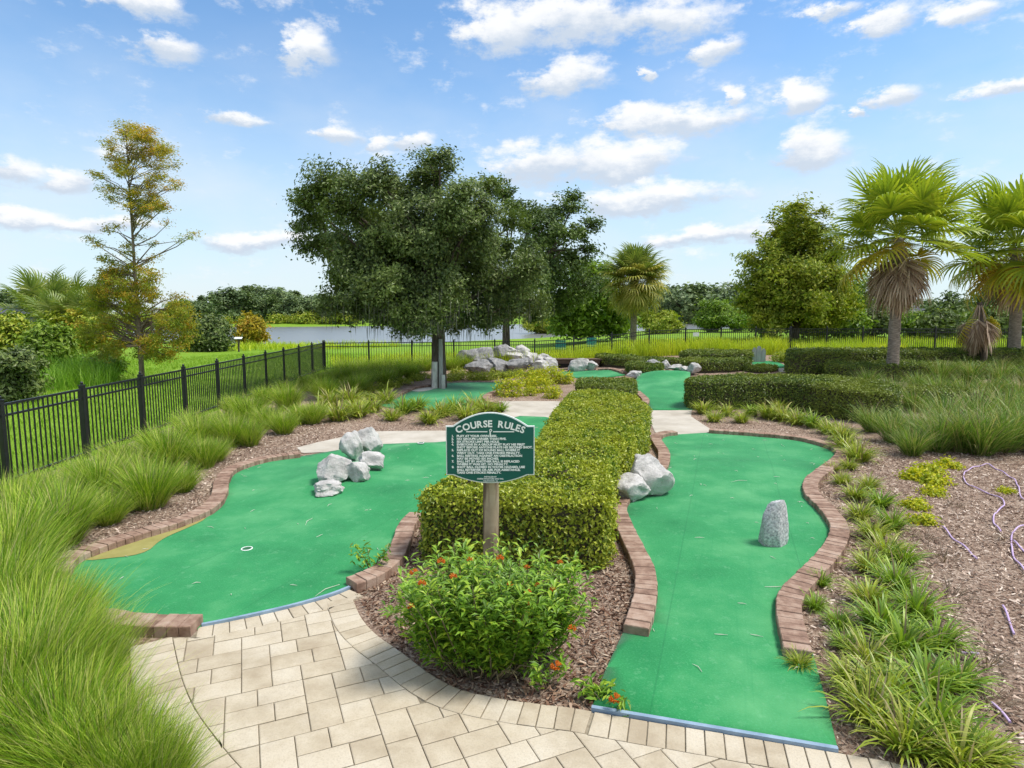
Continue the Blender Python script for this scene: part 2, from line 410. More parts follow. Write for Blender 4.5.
M['moss'] = leaf_mat('spanish_moss', [(0.098, 0.107, 0.083), (0.146, 0.156, 0.117), (0.205, 0.205, 0.156)], trans=0.2, rough=0.9)
# --- grasses
M['g_muhly'] = leaf_mat('muhly_blade', [(0.057, 0.134, 0.011), (0.127, 0.258, 0.015), (0.218, 0.381, 0.022), (0.333, 0.493, 0.033), (0.483, 0.582, 0.077), (0.598, 0.560, 0.209)], trans=0.28, rough=0.5, spec=0.25)
M['g_fountain'] = leaf_mat('fountain_blade', [(0.061, 0.134, 0.018), (0.109, 0.219, 0.024), (0.182, 0.304, 0.043), (0.291, 0.365, 0.085), (0.438, 0.389, 0.182)], trans=0.3, rough=0.45, spec=0.3)
M['g_liri'] = leaf_mat('border_blade', [(0.094, 0.181, 0.018), (0.163, 0.288, 0.025), (0.263, 0.400, 0.037), (0.413, 0.500, 0.075)], trans=0.28, rough=0.4, spec=0.4)
M['g_liriy'] = leaf_mat('yellow_border_blade', [(0.131, 0.218, 0.018), (0.263, 0.356, 0.029), (0.405, 0.460, 0.057), (0.486, 0.460, 0.149)], trans=0.28, rough=0.4, spec=0.4)
M['g_far'] = leaf_mat('meadow_blade', [(0.292, 0.386, 0.022), (0.493, 0.579, 0.031), (0.693, 0.720, 0.062)], trans=0.35, clump=(0.35, (0.311, 0.456, 0.031), 0.6))
M['g_marsh'] = leaf_mat('marsh_blade', [(0.130, 0.260, 0.026), (0.208, 0.390, 0.033), (0.312, 0.481, 0.065)], trans=0.35)
M['g_lawn'] = leaf_mat('lawn_blade', [(0.154, 0.280, 0.021), (0.238, 0.406, 0.028), (0.350, 0.476, 0.056)], trans=0.35)
M['g_dead'] = leaf_mat('dead_blade', [(0.10, 0.075, 0.05), (0.2, 0.15, 0.105), (0.33, 0.26, 0.19)], trans=0.15, rough=0.8)
M['g_straw'] = leaf_mat('straw_blade', [(0.20, 0.15, 0.085), (0.36, 0.29, 0.16), (0.52, 0.44, 0.25)], trans=0.2, rough=0.8)
# --- palm
M['p_green'] = leaf_mat('palm_blade', [(0.196, 0.281, 0.029), (0.342, 0.429, 0.037), (0.527, 0.559, 0.055)], trans=0.33, rough=0.4, spec=0.4)
M['p_yellow'] = leaf_mat('yellow_palm_blade', [(0.344, 0.370, 0.039), (0.529, 0.462, 0.046), (0.635, 0.437, 0.066)], trans=0.33, rough=0.45)
M['p_dark'] = leaf_mat('sabal_blade', [(0.126, 0.185, 0.042), (0.216, 0.277, 0.059), (0.342, 0.370, 0.101)], trans=0.28, rough=0.4, spec=0.4)
M['p_olive'] = leaf_mat('old_sabal_blade', [(0.269, 0.286, 0.062), (0.454, 0.420, 0.094), (0.605, 0.504, 0.140)], trans=0.28)
M['p_dead'] = leaf_mat('dead_palm_blade', [(0.238, 0.149, 0.105), (0.431, 0.312, 0.223), (0.639, 0.505, 0.372)], trans=0.15, rough=0.8)
M['flower'] = leaf_mat('orange_flower', [(0.62, 0.15, 0.02), (0.75, 0.27, 0.05), (0.5, 0.10, 0.02)], trans=0.3)
M['stem'] = noise_mat('stem', [(0.3, (0.09, 0.085, 0.04)), (0.7, (0.19, 0.16, 0.09))], scale=9, rough=0.9)
# water
def water_mat():
    m, nt = new_mat('lake_water'); n = N(nt)
    tc = n('TexCoord')
    mp = n('Mapping', {'Vector': tc.outputs['Object'], 'Scale': (0.5, 1.4, 1)})
    w = n('TexNoise', {'Vector': mp.outputs[0], 'Scale': 1.0, 'Detail': 5.0})
    b = n('Bump', {'Height': w.outputs['Fac'], 'Strength': 0.6, 'Distance': 0.07})
    bs = n('BsdfPrincipled', {'Base Color': (0.17, 0.175, 0.17, 1), 'Roughness': 0.28, 'IOR': 1.33, 'Specular IOR Level': 0.9, 'Normal': b.outputs[0]})  # base colour lightened to stand for the bright cloud reflection
    n('OutputMaterial', {'Surface': bs.outputs[0]})
    return m
M['water'] = water_mat()

# ------------------------------------------------------------------ setting: ground and lake
def axis(vals):
    out = []
    for a, b, s in vals: out += list(np.arange(a, b, s))
    return out
gx = axis([(-1500, -300, 100), (-300, -60, 12), (-60, -24, 3), (-24, 30, 1.2), (30, 80, 5), (80, 400, 20), (400, 1600, 100)])
gy = axis([(-40, 0, 8), (0, 40, 1.2), (40, 90, 2.5), (90, 200, 6), (200, 420, 14), (420, 2600, 120)])
mb = MB()
V = np.array([[x, y, zt(x, y)] for y in gy for x in gx])
nx = len(gx)
i = np.arange(len(gy) - 1)[:, None] * nx + np.arange(nx - 1)[None, :]
mb.add(V, np.stack([i, i + 1, i + nx + 1, i + nx], -1).reshape(-1, 4), smooth=True)
struct(mb.build('ground', M['lawn']))
struct(sheet('lake', LAKE, M['water'], 0.0, cell=1e6, zfun=lambda x, y: LAKE_Z - zt(x, y)))

# fence lines (plan)
LF0 = np.array(G(8, 488)); FENCE_H = 1.32
PAN = 1.97
vpx = (480 - 512) / F_PX            # direction in which the long fence recedes
dirL = np.array([vpx, 1.0]); dirL /= np.linalg.norm(dirL)
LF0 = LF0 - dirL * PAN * 3
CORNER = LF0 + dirL * PAN * 13
BF = [CORNER, np.array(at(790, 330, 33.6)[:2]), np.array(at(1120, 330, 33.0)[:2])]
bed = [tuple(LF0 + np.array([0.05, -3.0])), (34, 1.0), (34, BF[2][1] - 0.2), tuple(BF[2] - [0, 0.2]), tuple(BF[1] - [0, .2]), tuple(CORNER + [0.15, -0.15])]
struct(sheet('mulch_bed', bed, M['mulch'], 0.008, cell=0.9))

# ------------------------------------------------------------------ kerb lines and greens
def GP(pts, up=0.0): return [G(x, y, up) for x, y in pts]
KH = 0.11
kA = smooth_line(GP([(58, 572), (70, 556), (117, 538), (176, 520), (207, 506.5), (219, 493), (222, 479), (232, 467.5), (263, 457.5), (299, 452.5)], KH), 0.105)
kB = smooth_line(GP([(351, 580), (375, 571), (393, 556), (402, 538), (407, 523), (417, 512)], KH), 0.105)
kC = smooth_line(GP([(92, 612), (130, 618), (165, 620), (197, 620)], KH), 0.105)
kD = smooth_line(GP([(378, 401), (392, 396), (403, 391), (413, 387), (425, 385), (436, 384)], KH), 0.105)
kE = smooth_line(GP([(506, 389), (494, 391.5), (487, 395), (487, 398.5), (492, 401.5), (501, 402.5)], KH), 0.105)
kL = smooth_line(GP([(636, 626), (642, 608), (646, 587), (644, 566), (634, 544), (623, 521), (619, 505), (630, 490), (650, 476), (662, 464), (664, 452), (659, 443), (656, 437), (662, 432.5), (675, 431)], KH), 0.105)
kR = smooth_line(GP([(709, 429), (740, 431), (779, 434), (806, 437.5), (830, 444), (842, 451), (837, 459), (825, 468), (812, 479), (812, 492), (826, 506), (838, 522), (839, 534), (829, 552), (806, 576), (792, 592), (789, 610), (798, 649)], KH), 0.105)
kF = smooth_line(GP([(598, 368.5), (610, 368), (618, 369.5), (625, 372)], KH), 0.11)
kG = smooth_line(GP([(637, 391), (643, 396), (646, 400), (643, 404)], KH), 0.11)
kH = smooth_line(GP([(691, 390), (692, 400), (694, 406)], KH), 0.11)

def kerb(name_label, P, w=0.215, h=KH, label=''):
    mb = MB(); nr = normals2(P)
    for a in range(len(P) - 1):
        g = 0.006
        t = (P[a + 1] - P[a]); L = np.linalg.norm(t); t = t / L
        hw = w / 2 + random.uniform(-.004, .004)
        dz = random.uniform(-.004, .004)
        c = []
        for pt, nn, s in ((P[a] + t * g / 2, nr[a], 1), (P[a + 1] - t * g / 2, nr[a + 1], -1)):
            c.append(pt + nn * hw); c.append(pt - nn * hw)
        z0 = [zt(*q) for q in c]
        ins = 0.008
        order = [0, 1, 3, 2]
        cc = [c[k] for k in order]; zz = [z0[k] for k in order]
        ctr = sum(cc) / 4
        lo = [(*q, z - 0.02) for q, z in zip(cc, zz)]
        mid = [(*q, z + h + dz - ins) for q, z in zip(cc, zz)]
        top = [(*(q + (ctr - q) / np.linalg.norm(ctr - q) * ins), z + h + dz) for q, z in zip(cc, zz)]
        f = []
        for r in (0, 4):
            for k in range(4): f.append([r + k, r + (k + 1) % 4, r + 4 + (k + 1) % 4, r + 4 + k])
        f.append([8, 9, 10, 11])
        mb.add(lo + mid + top, f)
    o = mb.build('brick_kerb', M['brick'])
    tag(o, label, 'kerb', 'brick kerbs edging the greens')
kerb('', kA, label='long curved brick kerb between the left green and the feathery grass bank')
kerb('', kB, label='short curved brick kerb from paver path to clipped hedge, left of sign')
kerb('', kC, label='short straight brick kerb at the front corner where tall grass meets pavers')
kerb('', kD, label='curved brick kerb beside the white sand patch near the oak trunk')
kerb('', kE, label='small hooked brick kerb around the golden shrubs, behind the sign')
kerb('', kL, label='winding brick kerb between the centre hedge bed and the right green')
kerb('', kR, label='longest S-curved brick kerb around the right green beside yellow border grass')
kerb('', kF, label='thin brick kerb on the far green near the timber tunnel')
kerb('', kG, label='tiny brick kerb at the hedge corner beside the back humped green')
kerb('', kH, label='brick kerb stub against the long dark hedge by the humped green')

def bump_fn(lst):
    L = [(G(x, y), a, r) for x, y, a, r in lst]
    def f(x, y): return sum(a * math.exp(-((x - c[0]) ** 2 + (y - c[1]) ** 2) / (r * r)) for c, a, r in L)
    return f
bump_left = bump_fn([(421, 455, 0.20, 0.55), (345, 480, 0.10, 0.9), (300, 520, -0.02, 1.0), (380, 500, 0.05, 0.8)])
bump_right = bump_fn([(740, 470, 0.07, 1.1), (690, 530, 0.03, 1.2)])
bump_back = bump_fn([(655, 378, 0.22, 0.8), (682, 377, 0.16, 0.7), (668, 384, 0.05, 0.7)])
TU = 0.032
backedge = GP([(338, 451.5), (383, 445.5), (436, 444), (449, 442.5), (480, 431), (505, 421), (520, 417), (545, 418), (560, 421)])
left_poly = [G(348, 591)] + GP([(330, 598.5), (290, 610), (235, 622), (203, 628)]) + list(map(tuple, kC[::-1])) + [G(62, 592)] + list(map(tuple, kA)) + backedge + GP([(535, 455), (480, 490), (430, 520)]) + list(map(tuple, kB[::-1]))
right_poly = [G(592, 712), G(606, 672), G(624, 634)] + list(map(tuple, kL)) + list(map(tuple, kR)) + [G(812, 655), G(826, 705), G(837.5, 754)]
back3 = GP([(386, 408)]) + list(map(tuple, kD)) + GP([(450, 383.5), (478, 383), (503, 383), (501, 388)]) + list(map(tuple, kE)) + GP([(500, 405), (485, 409), (433, 411), (400, 410)])
green4 = GP([(552, 374), (556, 372), (575, 371.5)]) + list(map(tuple, kF)) + GP([(625, 376), (600, 378.5), (575, 378.5), (555, 376)])
green5 = GP([(633, 384), (640, 377), (650, 372.5), (668, 371.5), (686, 372), (690, 376), (691, 390), (693, 410.5), (670, 411), (651, 411), (646, 402), (637, 393)])
green6 = GP([(752, 362), (762, 361), (777, 362.5), (783, 365), (790, 368), (776, 369), (752, 366)])

def edging(P, parent, lab=None):
    P = resample(np.array(P), 0.12); nr = normals2(P); mb = MB()
    v = []
    for p, nn in zip(P, nr):
        z = zt(*p)
        for o, h in ((-.016, 0), (-.016, .05), (.016, .05), (.016, 0)): v.append((*(p + nn * o), z + h))
    q = []
    for a in range(len(P) - 1):
        for k in range(4): q.append([a * 4 + k, a * 4 + (k + 1) % 4, a * 4 + 4 + (k + 1) % 4, a * 4 + 4 + k])
    mb.add(v, q)
    for e in (0, (len(P) - 1) * 4): mb.add(v[e:e + 4], [[0, 1, 2, 3]])
    return mb.build('edging_strip', M['edging'], parent)

def cup(px, py, parent, bump):
    x, y = G(px, py); z = zt(x, y) + TU + bump(x, y)
    mb = MB()
    a = np.arange(24) * 2 * math.pi / 24
    ring = lambda r, h: np.stack([x + r * np.cos(a), y + r * np.sin(a), np.full(24, z + h)], 1)
    V = np.vstack([ring(0.064, 0.002), ring(0.062, 0.007), ring(0.053, 0.007), ring(0.052, 0.003)])
    q = []
    for r in range(3):
        for k in range(24): q.append([r * 24 + k, r * 24 + (k + 1) % 24, r * 24 + 24 + (k + 1) % 24, r * 24 + 24 + k])
    mb.add(V, q)
    o = mb.build('cup_rim', M['white'], parent)
    mb = MB(); mb.add(np.vstack([ring(0.0525, 0.004), [[x, y, z + 0.003]]]), tris=[[k, (k + 1) % 24, 24] for k in range(24)])
    mb.build('cup_hole', M['cup'], o)

def green(poly, label, bump=None, cell=0.3):
    c = np.mean(np.array(poly), 0)
    t = thing('putting_green', label, 'putting green', (0, 0, 0), group='miniature golf greens')
    sheet('turf_carpet', poly, M['turf'], TU, cell, bump, skirt=0.05, parent=t)
    return t
gl = green(left_poly, 'wide kidney-shaped green carpet with tan patch, rock cluster and two cups', bump_left, 0.22)
front_arc = smooth_line(GP([(349, 590.5), (330, 598), (290, 609.5), (235, 622), (202, 628.5)]), 0.12)
edging(front_arc + normals2(front_arc) * -0.012, gl)
patch = smooth_line(GP([(84, 563), (93, 552), (118, 541), (176, 524), (206, 516), (204, 522), (186, 531), (168, 539), (157, 546), (149, 553), (135, 558), (112, 561)]), 0.1, closed=True)[:-1]
sheet('rough_patch', [tuple(p) for p in patch], M['rough'], TU + 0.005, 0.3, bump_left, parent=gl)
cup(247, 551, gl, bump_left); cup(421, 455, gl, bump_left)
gr = green(right_poly, 'long hourglass green carpet with one upright stone, edged in winding brick', bump_right, 0.3)
edging(resample(np.array(GP([(591.5, 713), (837.5, 755)])), 0.12), gr)
g3 = green(back3, 'back green carpet with white sand patch beside the oak trunk', None, 0.5)
sandp = smooth_line(GP([(411, 391.5), (418, 388.5), (430, 387), (437, 388), (430, 391), (420, 392.5)]), 0.15, closed=True)[:-1]
sheet('sand_patch', [tuple(p) for p in sandp], M['sand'], TU + 0.005, 0.5, None, parent=g3)
green(green4, 'far green carpet in front of the timber tunnel and boulders', None, 0.5)
green(green5, 'humped green carpet between two hedges, ending at a row of rocks', bump_back, 0.3)
green(green6, 'smallest farthest green carpet under the grey picket board', None, 0.5)

# concrete walks
walk1 = [G(297, 448.5), G(302, 454)] + [(p[0], p[1] - 0.1) for p in backedge[:]] + GP([(560, 402), (530, 401.5), (500, 402), (492, 404), (505, 412), (490, 419), (470, 426), (448, 431.5), (415, 431.5), (377, 432), (344, 437.5), (318, 443)])
struct(sheet('concrete_path', walk1, M['concrete'], 0.02, 0.6))
walk2 = GP([(650, 408), (692, 408), (691, 417), (709, 429), (740, 433), (700, 435), (670, 436), (655, 433), (651, 424)])
struct(sheet('concrete_path', walk2, M['concrete'], 0.02, 0.6))
walk3 = GP([(776, 369), (790, 367), (796, 371), (780, 372.5)])
struct(sheet('concrete_path', walk3, M['concrete'], 0.02, 0.6))

# ------------------------------------------------------------------ paver path
S = np.vstack([smooth_line(GP([(198, 630), (235, 623.5), (290, 611), (330, 599.8), (350, 592)]), 0.118),
               smooth_line(GP([(352, 600), (362, 622), (378, 639), (402, 656), (437, 682), (470, 696), (522, 705.5), (571, 711.5), (592, 715)]), 0.118),
               resample(np.array(GP([(594, 716), (838, 757), (900, 768), (960, 782)])), 0.118)])
Sw = 0.205
nrS = normals2(S)
# keep the band on the camera side of the line
L2 = smooth_line(GP([(300, 830), (262, 795), (237, 768), (215, 742), (193, 710), (181, 680), (175, 655), (172, 640)]), 0.118)
PT = 0.03
pmb = MB()
def slab(poly, top=PT, ch=0.006):
    """one bevelled paving stone over a plan polygon"""
    P = np.array(poly); n = len(P)
    if n < 3: return
    a = 0.5 * np.sum(P[:, 0] * np.roll(P[:, 1], -1) - np.roll(P[:, 0], -1) * P[:, 1])
    if abs(a) < 0.0012: return
    if a < 0: P = P[::-1]
    c = P.mean(0); d = c - P; L = np.linalg.norm(d, axis=1)[:, None] + 1e-9
    In = P + d / L * np.minimum(ch * 1.4, L * 0.3)
    dz = random.uniform(-.002, .002)
    lo = np.c_[P, np.zeros(n)]; mid = np.c_[P, np.full(n, top - ch * .5 + dz)]; tp = np.c_[In, np.full(n, top + dz)]
    q = []
    for r in (0, n):
        for k in range(n): q.append([r + k, r + (k + 1) % n, r + n + (k + 1) % n, r + n + k])
    if n == 4: pmb.add(np.vstack([lo, mid, tp]), q + [[8, 9, 10, 11]])
    else:
        pmb.add(np.vstack([lo, mid, tp, [[*In.mean(0), top + dz]]]), q, [[2 * n + k, 2 * n + (k + 1) % n, 3 * n] for k in range(n)])
def band(P, nr, w, sgn):
    for a in range(len(P) - 1):
        t = P[a + 1] - P[a]; L = np.linalg.norm(t)
        if L > 0.3 or L < 0.03: continue
        t = t / L * 0.004
        slab([P[a] + t, P[a + 1] - t, P[a + 1] - t + nr[a + 1] * sgn * w, P[a] + t + nr[a] * sgn * w])
# direction signs: S travels left to right, so the camera side is to its right
nA = len(smooth_line(GP([(198, 630), (235, 623.5), (290, 611), (330, 599.8), (350, 592)]), 0.118))
Sa, Sb = S[:nA], S[nA:]
nrA, nrB = normals2(Sa), normals2(Sb)
band(Sa, nrA, Sw, 1); band(Sb, nrB, 0.235, 1)
nrL = normals2(L2)
band(L2, nrL, 0.3, -1)
innerA = Sa + nrA * (Sw + 0.006); innerB = Sb + nrB * 0.241
innerB = np.array([p for p in innerB])
region = [tuple(p) for p in innerA[:-1]] + [tuple(p) for p in innerB[1:]] + [(innerB[-1][0], 1.4), (-1.2, 1.4)] + [tuple(p + nn * 0.006) for p, nn in zip(L2, nrL)]
def clip(poly, a, b, c):
    """keep a*x + b*y <= c"""
    out = []
    n = len(poly)
    for k in range(n):
        p, q = poly[k], poly[(k + 1) % n]
        dp, dq = a * p[0] + b * p[1] - c, a * q[0] + b * q[1] - c
        if dp <= 0: out.append(p)
        if (dp < 0 < dq) or (dq < 0 < dp):
            t = dp / (dp - dq); out.append((p[0] + (q[0] - p[0]) * t, p[1] + (q[1] - p[1]) * t))
    return out
p1, p2 = np.array(G(241.5, 696.8)), np.array(G(287, 686.6))
ang = math.atan2(*(p2 - p1)[::-1])
ux, uy = np.array([math.cos(ang), math.sin(ang)]), np.array([-math.sin(ang), math.cos(ang)])
U = 0.103
org = p1
def place_tile(a, b, w, h):
    g = 0.0035
    x0, x1, y0, y1 = a * U + g, (a + w) * U - g, b * U + g, (b + h) * U - g
    cx = org + ux * (x0 + x1) / 2 + uy * (y0 + y1) / 2
    if not (1.3 < cx[1] < 7.5 and -4 < cx[0] < 4): return
    P = region
    for av, cv in ((ux, x1), (-ux, -x0), (uy, y1), (-uy, -y0)):
        P = clip(P, av[0], av[1], cv + float(av @ org))
        if len(P) < 3: return
    Q = [np.array(P[0])]
    for p in P[1:]:
        if np.linalg.norm(np.array(p) - Q[-1]) > 0.004: Q.append(np.array(p))
    slab(Q)
for band_i in range(-12, 12):
    for k in range(-8, 14):
        a = k * 7 + band_i * 3; b = band_i * 6
        place_tile(a, b, 2, 3); place_tile(a, b + 3, 2, 3)
        place_tile(a + 2, b, 2, 2); place_tile(a + 4, b, 3, 2)
        place_tile(a + 2, b + 2, 3, 2); place_tile(a + 5, b + 2, 2, 2)
        place_tile(a + 2, b + 4, 2, 2); place_tile(a + 4, b + 4, 3, 2)
struct(pmb.build('paver_path', M['paver']))
base = [tuple(p) for p in Sa] + [tuple(p) for p in Sb] + [(Sb[-1][0], 1.3), (-1.5, 1.3)] + [tuple(p - nn * 0.3) for p, nn in zip(L2, nrL)]
struct(sheet('path_joint_sand', base, M['joint'], 0.018, 1.5))

# ------------------------------------------------------------------ vegetation generators
def rand_dirs(n):
    v = rng.normal(size=(n, 3)); return v / np.linalg.norm(v, axis=1)[:, None]

def leaves(mb, P, nrm, L, W, m=0, spread=0.8, sizej=0.35, fold=False):
    """one rhombic leaf per point: nrm is the direction the leaf leans to face"""
    n = len(P)
    nn = nrm + rand_dirs(n) * spread
    nn /= np.linalg.norm(nn, axis=1)[:, None] + 1e-9
    t = np.cross(nn, rand_dirs(n)); t /= np.linalg.norm(t, axis=1)[:, None] + 1e-9
    b = np.cross(nn, t)
    s = (1 + sizej * rng.uniform(-1, 1, n))[:, None]
    l, w = L * s, W * s
    a = P - t * l * 0.5
    tip = P + t * l * 0.5 - nn * l * 0.12
    e1 = P + b * w * 0.5 + nn * w * 0.15; e2 = P - b * w * 0.5 + nn * w * 0.15
    V = np.stack([a, e1, tip, e2], 1).reshape(-1, 3)
    mb.add(V, np.arange(n * 4).reshape(-1, 4), m=m)

def blades(mb, base, az, th0, droop, Ln, wd, segs=5, m=0, wtwist=0.6):
    n = len(base)
    s = np.linspace(0, 1, segs + 1)
    ds = 1.0 / segs
    pos = [base.copy()]
    for k in range(segs):
        th = th0 + droop * ((s[k] + ds / 2) ** 1.6)
        step = Ln * ds
        pos.append(pos[-1] + np.stack([np.sin(th) * np.cos(az) * step, np.sin(th) * np.sin(az) * step, np.cos(th) * step], 1))
    tw = az + math.pi / 2 + rng.normal(size=n) * wtwist
    wv = np.stack([np.cos(tw), np.sin(tw), np.zeros(n)], 1)
    V = np.zeros((n, (segs + 1) * 2 - 1, 3))
    for k in range(segs):
        w = (wd * (1 - (s[k]) ** 2 * 0.75) * (0.75 if k == 0 else 1.0))[:, None] / 2
        V[:, 2 * k] = pos[k] - wv * w; V[:, 2 * k + 1] = pos[k] + wv * w
    V[:, -1] = pos[segs]
    nv = V.shape[1]
    o = (np.arange(n) * nv)[:, None]
    q = np.concatenate([o + np.array([2 * k, 2 * k + 1, 2 * k + 3, 2 * k + 2]) for k in range(segs - 1)])
    t = o + np.array([2 * segs - 2, 2 * segs - 1, 2 * segs])
    mb.add(V.reshape(-1, 3), q, t, m=m, smooth=True)

def clump_mesh(name, mat, n=900, h=0.8, r0=0.16, spread=0.9, droop=0.9, width=0.005, segs=5, hj=0.3, min_th=0.0, thatch=0.0):
    mb = MB()
    rho = np.sqrt(rng.uniform(0, 1, n)); a = rng.uniform(0, 2 * math.pi, n)
    base = np.stack([r0 * rho * np.cos(a), r0 * rho * np.sin(a), np.full(n, -0.01)], 1)
    az = a + rng.normal(size=n) * 0.55
    th0 = min_th + spread * rho * rng.uniform(0.35, 1.0, n)
    Ln = h * (1 - hj * rng.uniform(0, 1, n)) * (1 + 0.1 * rng.normal(size=n))
    blades(mb, base, az, th0, droop * rng.uniform(0.3, 1.2, n), Ln, np.full(n, width) * rng.uniform(0.6, 1.5, n), segs)
    if thatch:
        k = int(n * thatch)
        for hh, sp, mt, kk in ((h * .42, 1.0, .55, k), (h * 1.08, spread * .6, 0.0, k // 3)):
            rho = np.sqrt(rng.uniform(0, 1, kk)); a = rng.uniform(0, 2 * math.pi, kk)
            base = np.stack([r0 * rho * np.cos(a), r0 * rho * np.sin(a), np.full(kk, -0.01)], 1)
            blades(mb, base, a + rng.normal(size=kk) * .7, mt * rho + sp * rho * rng.uniform(.2, 1, kk), rng.uniform(.2, 1.3, kk), hh * rng.uniform(.5, 1.05, kk), np.full(kk, width * .9), 4, m=1)
        return mb.mesh(name, [mat, M['g_straw']])
    return mb.mesh(name, mat)

ORD = ['first', 'second', 'third', 'fourth', 'fifth', 'sixth', 'seventh', 'eighth', 'ninth', 'tenth', 'eleventh', 'twelfth', 'thirteenth', 'fourteenth', 'fifteenth', 'sixteenth', 'seventeenth', 'eighteenth', 'nineteenth', 'twentieth']
TENS = {2: 'twenty', 3: 'thirty', 4: 'forty'}
def ordn(i):
    if i < 20: return ORD[i]
    t, u = divmod(i + 1, 10)
    return (TENS[t] + '-' + ORD[u - 1]) if u else {2: 'twentieth', 3: 'thirtieth', 4: 'fortieth'}[t]

def put(name, me, x, y, sc, label, cat, group, rz=None, dz=0.0, sz=None):
    o = link(name, me)
    o.location = (x, y, zt(x, y) + dz)
    o.scale = (sc, sc, sc if sz is None else sz)
    o.rotation_euler = (random.uniform(-.05, .05), random.uniform(-.05, .05), random.uniform(0, 6.28) if rz is None else rz)
    return tag(o, label, cat, group)

# feathery grass bank inside the long fence
muhly = [clump_mesh('ornamental_grass', M['g_muhly'], n=1500, h=1.04, r0=0.24, spread=0.72 + 0.07 * k, droop=0.8, width=0.0085, segs=5, hj=0.42, thatch=.13) for k in range(4)]
muhly_big = [clump_mesh('ornamental_grass', M['g_muhly'], n=3600, h=1.12, r0=0.34, spread=0.68, droop=0.85, width=0.0065, segs=6, hj=0.45, thatch=.10) for k in range(2)]
def row(pts, label, scale, meshes, cat='ornamental grass', group='feathery grass bank along the fence', name='ornamental_grass'):
    for i, (px, py, s) in enumerate(pts):
        x, y = G(px, py)
        put(name, meshes[i % len(meshes)], x, y, s * scale, label.format(ordn(i)), cat, group)
row([(78, 700, .58), (28, 690, .74), (0, 640, .76), (48, 648, .60), (8, 745, .78), (66, 775, .62), (112, 795, .52), (150, 805, .42), (0, 600, .74)],
    'tall lush grass clump overhanging the paver corner, {} counting along the path', 1.0, muhly_big)
row([(60, 545, .82), (150, 508, .78), (108, 524, .5), (182, 492, .5), (204, 468, .62), (232, 446, .74), (268, 429, .66), (298, 421, .5), (250, 446, .6), (284, 434, .6), (312, 424, .62), (215, 462, .5)],
    'feathery light green grass clump next to the brick kerb, {} from the paver corner', 1.0, muhly)
row([(12, 575, .9), (20, 535, .8), (100, 502, .8), (62, 515, .66), (168, 470, .84), (132, 486, .66), (200, 448, .8), (222, 432, .6), (250, 424, .82), (288, 410, .85), (325, 400, .85), (356, 394, .8)],
    'light green grass clump in the middle row of the bank, {} from the near end', 1.0, muhly)
row([(2, 515, .62), (40, 497, .5), (80, 483, .5), (120, 470, .66), (155, 452, .6), (190, 436, .7), (235, 416, .7), (265, 404, .68), (286, 397, .7), (306, 391, .74), (322, 387, .8), (336, 384, .9), (355, 383, .9), (375, 381, .9), (395, 380, .9), (412, 379, .85), (365, 389, .85), (385, 386, .85), (345, 376, .9), (365, 374, .9), (385, 373, .9), (405, 372, .9), (425, 371, .9), (452, 370, .9), (468, 369, .9), (484, 368, .8)],
    'feathery grass clump near the black fence, {} from its near end', 0.95, muhly)

# strappy border grass
liri = [clump_mesh('border_grass', M['g_liri'], n=190, h=0.44, r0=0.075, spread=.95, droop=1.75, width=0.019, segs=5, hj=0.45, thatch=.10) for _ in range(3)]
liry = [clump_mesh('border_grass', M['g_liriy'], n=200, h=0.44, r0=0.08, spread=.98, droop=1.8, width=0.018, segs=5, hj=0.45, thatch=.18) for _ in range(3)]
def border(pts, label, group, y_first=False):
    k_ = {'border grass in the middle bed': 1.65, 'border grass below the dark hedge': 1.4}.get(group, .96)
    for i, (px, py, s, yel) in enumerate(pts):
        x, y = G(px, py)
        col = 'yellow-green' if yel else 'dark green'
        put('border_grass', (liry if yel else liri)[i % 3], x, y, s * k_, label.format(col, ordn(i)), 'border grass', group)
border([(958, 770, 1.0, 1), (905, 752, 1.0, 1), (868, 722, .95, 1), (935, 735, 1.05, 0), (985, 765, .7, 1), (852, 690, .8, 1), (890, 705, 1.0, 1), (925, 695, 1.05, 0), (958, 690, .8, 0), (868, 665, .8, 1), (903, 655, 1.05, 0), (938, 650, .9, 0), (845, 650, .55, 0), (880, 630, 1.0, 0), (915, 618, 1.0, 0), (870, 605, .85, 1), (895, 590, 1.0, 0), (868, 572, .8, 1), (885, 558, .95, 1), (903, 565, .8, 0), (873, 540, .9, 1), (892, 530, .9, 0), (860, 520, .85, 1), (880, 508, .9, 0), (855, 500, .85, 1), (868, 490, .8, 1), (842, 485, .75, 1), (832, 472, .6, 1), (848, 470, .7, 1)],
       '{} strappy grass clump right of the S-shaped kerb, {} from the pavers', 'border grass along the right green')
border([(820, 586, .5, 0), (815, 610, .52, 0), (838, 628, .55, 0), (800, 668, .45, 1)],
       'small {} strappy tuft in bare mulch hard against the kerb, {} of four', 'border grass along the right green')
border([(703, 414, .9, 1), (714, 422, .7, 1), (727, 416, .8, 1), (741, 423, .7, 1), (752, 416, .85, 0), (768, 419, 1.0, 1), (783, 421, 1.0, 1), (797, 425, .9, 1), (813, 428, .9, 0), (828, 434, .8, 1), (842, 440, .9, 1), (735, 409, .7, 0), (779, 410, .8, 1), (846, 452, .9, 1), (858, 462, .9, 1)],
       '{} strappy grass clump below the long dark hedge, {} from the humped green', 'border grass below the dark hedge')
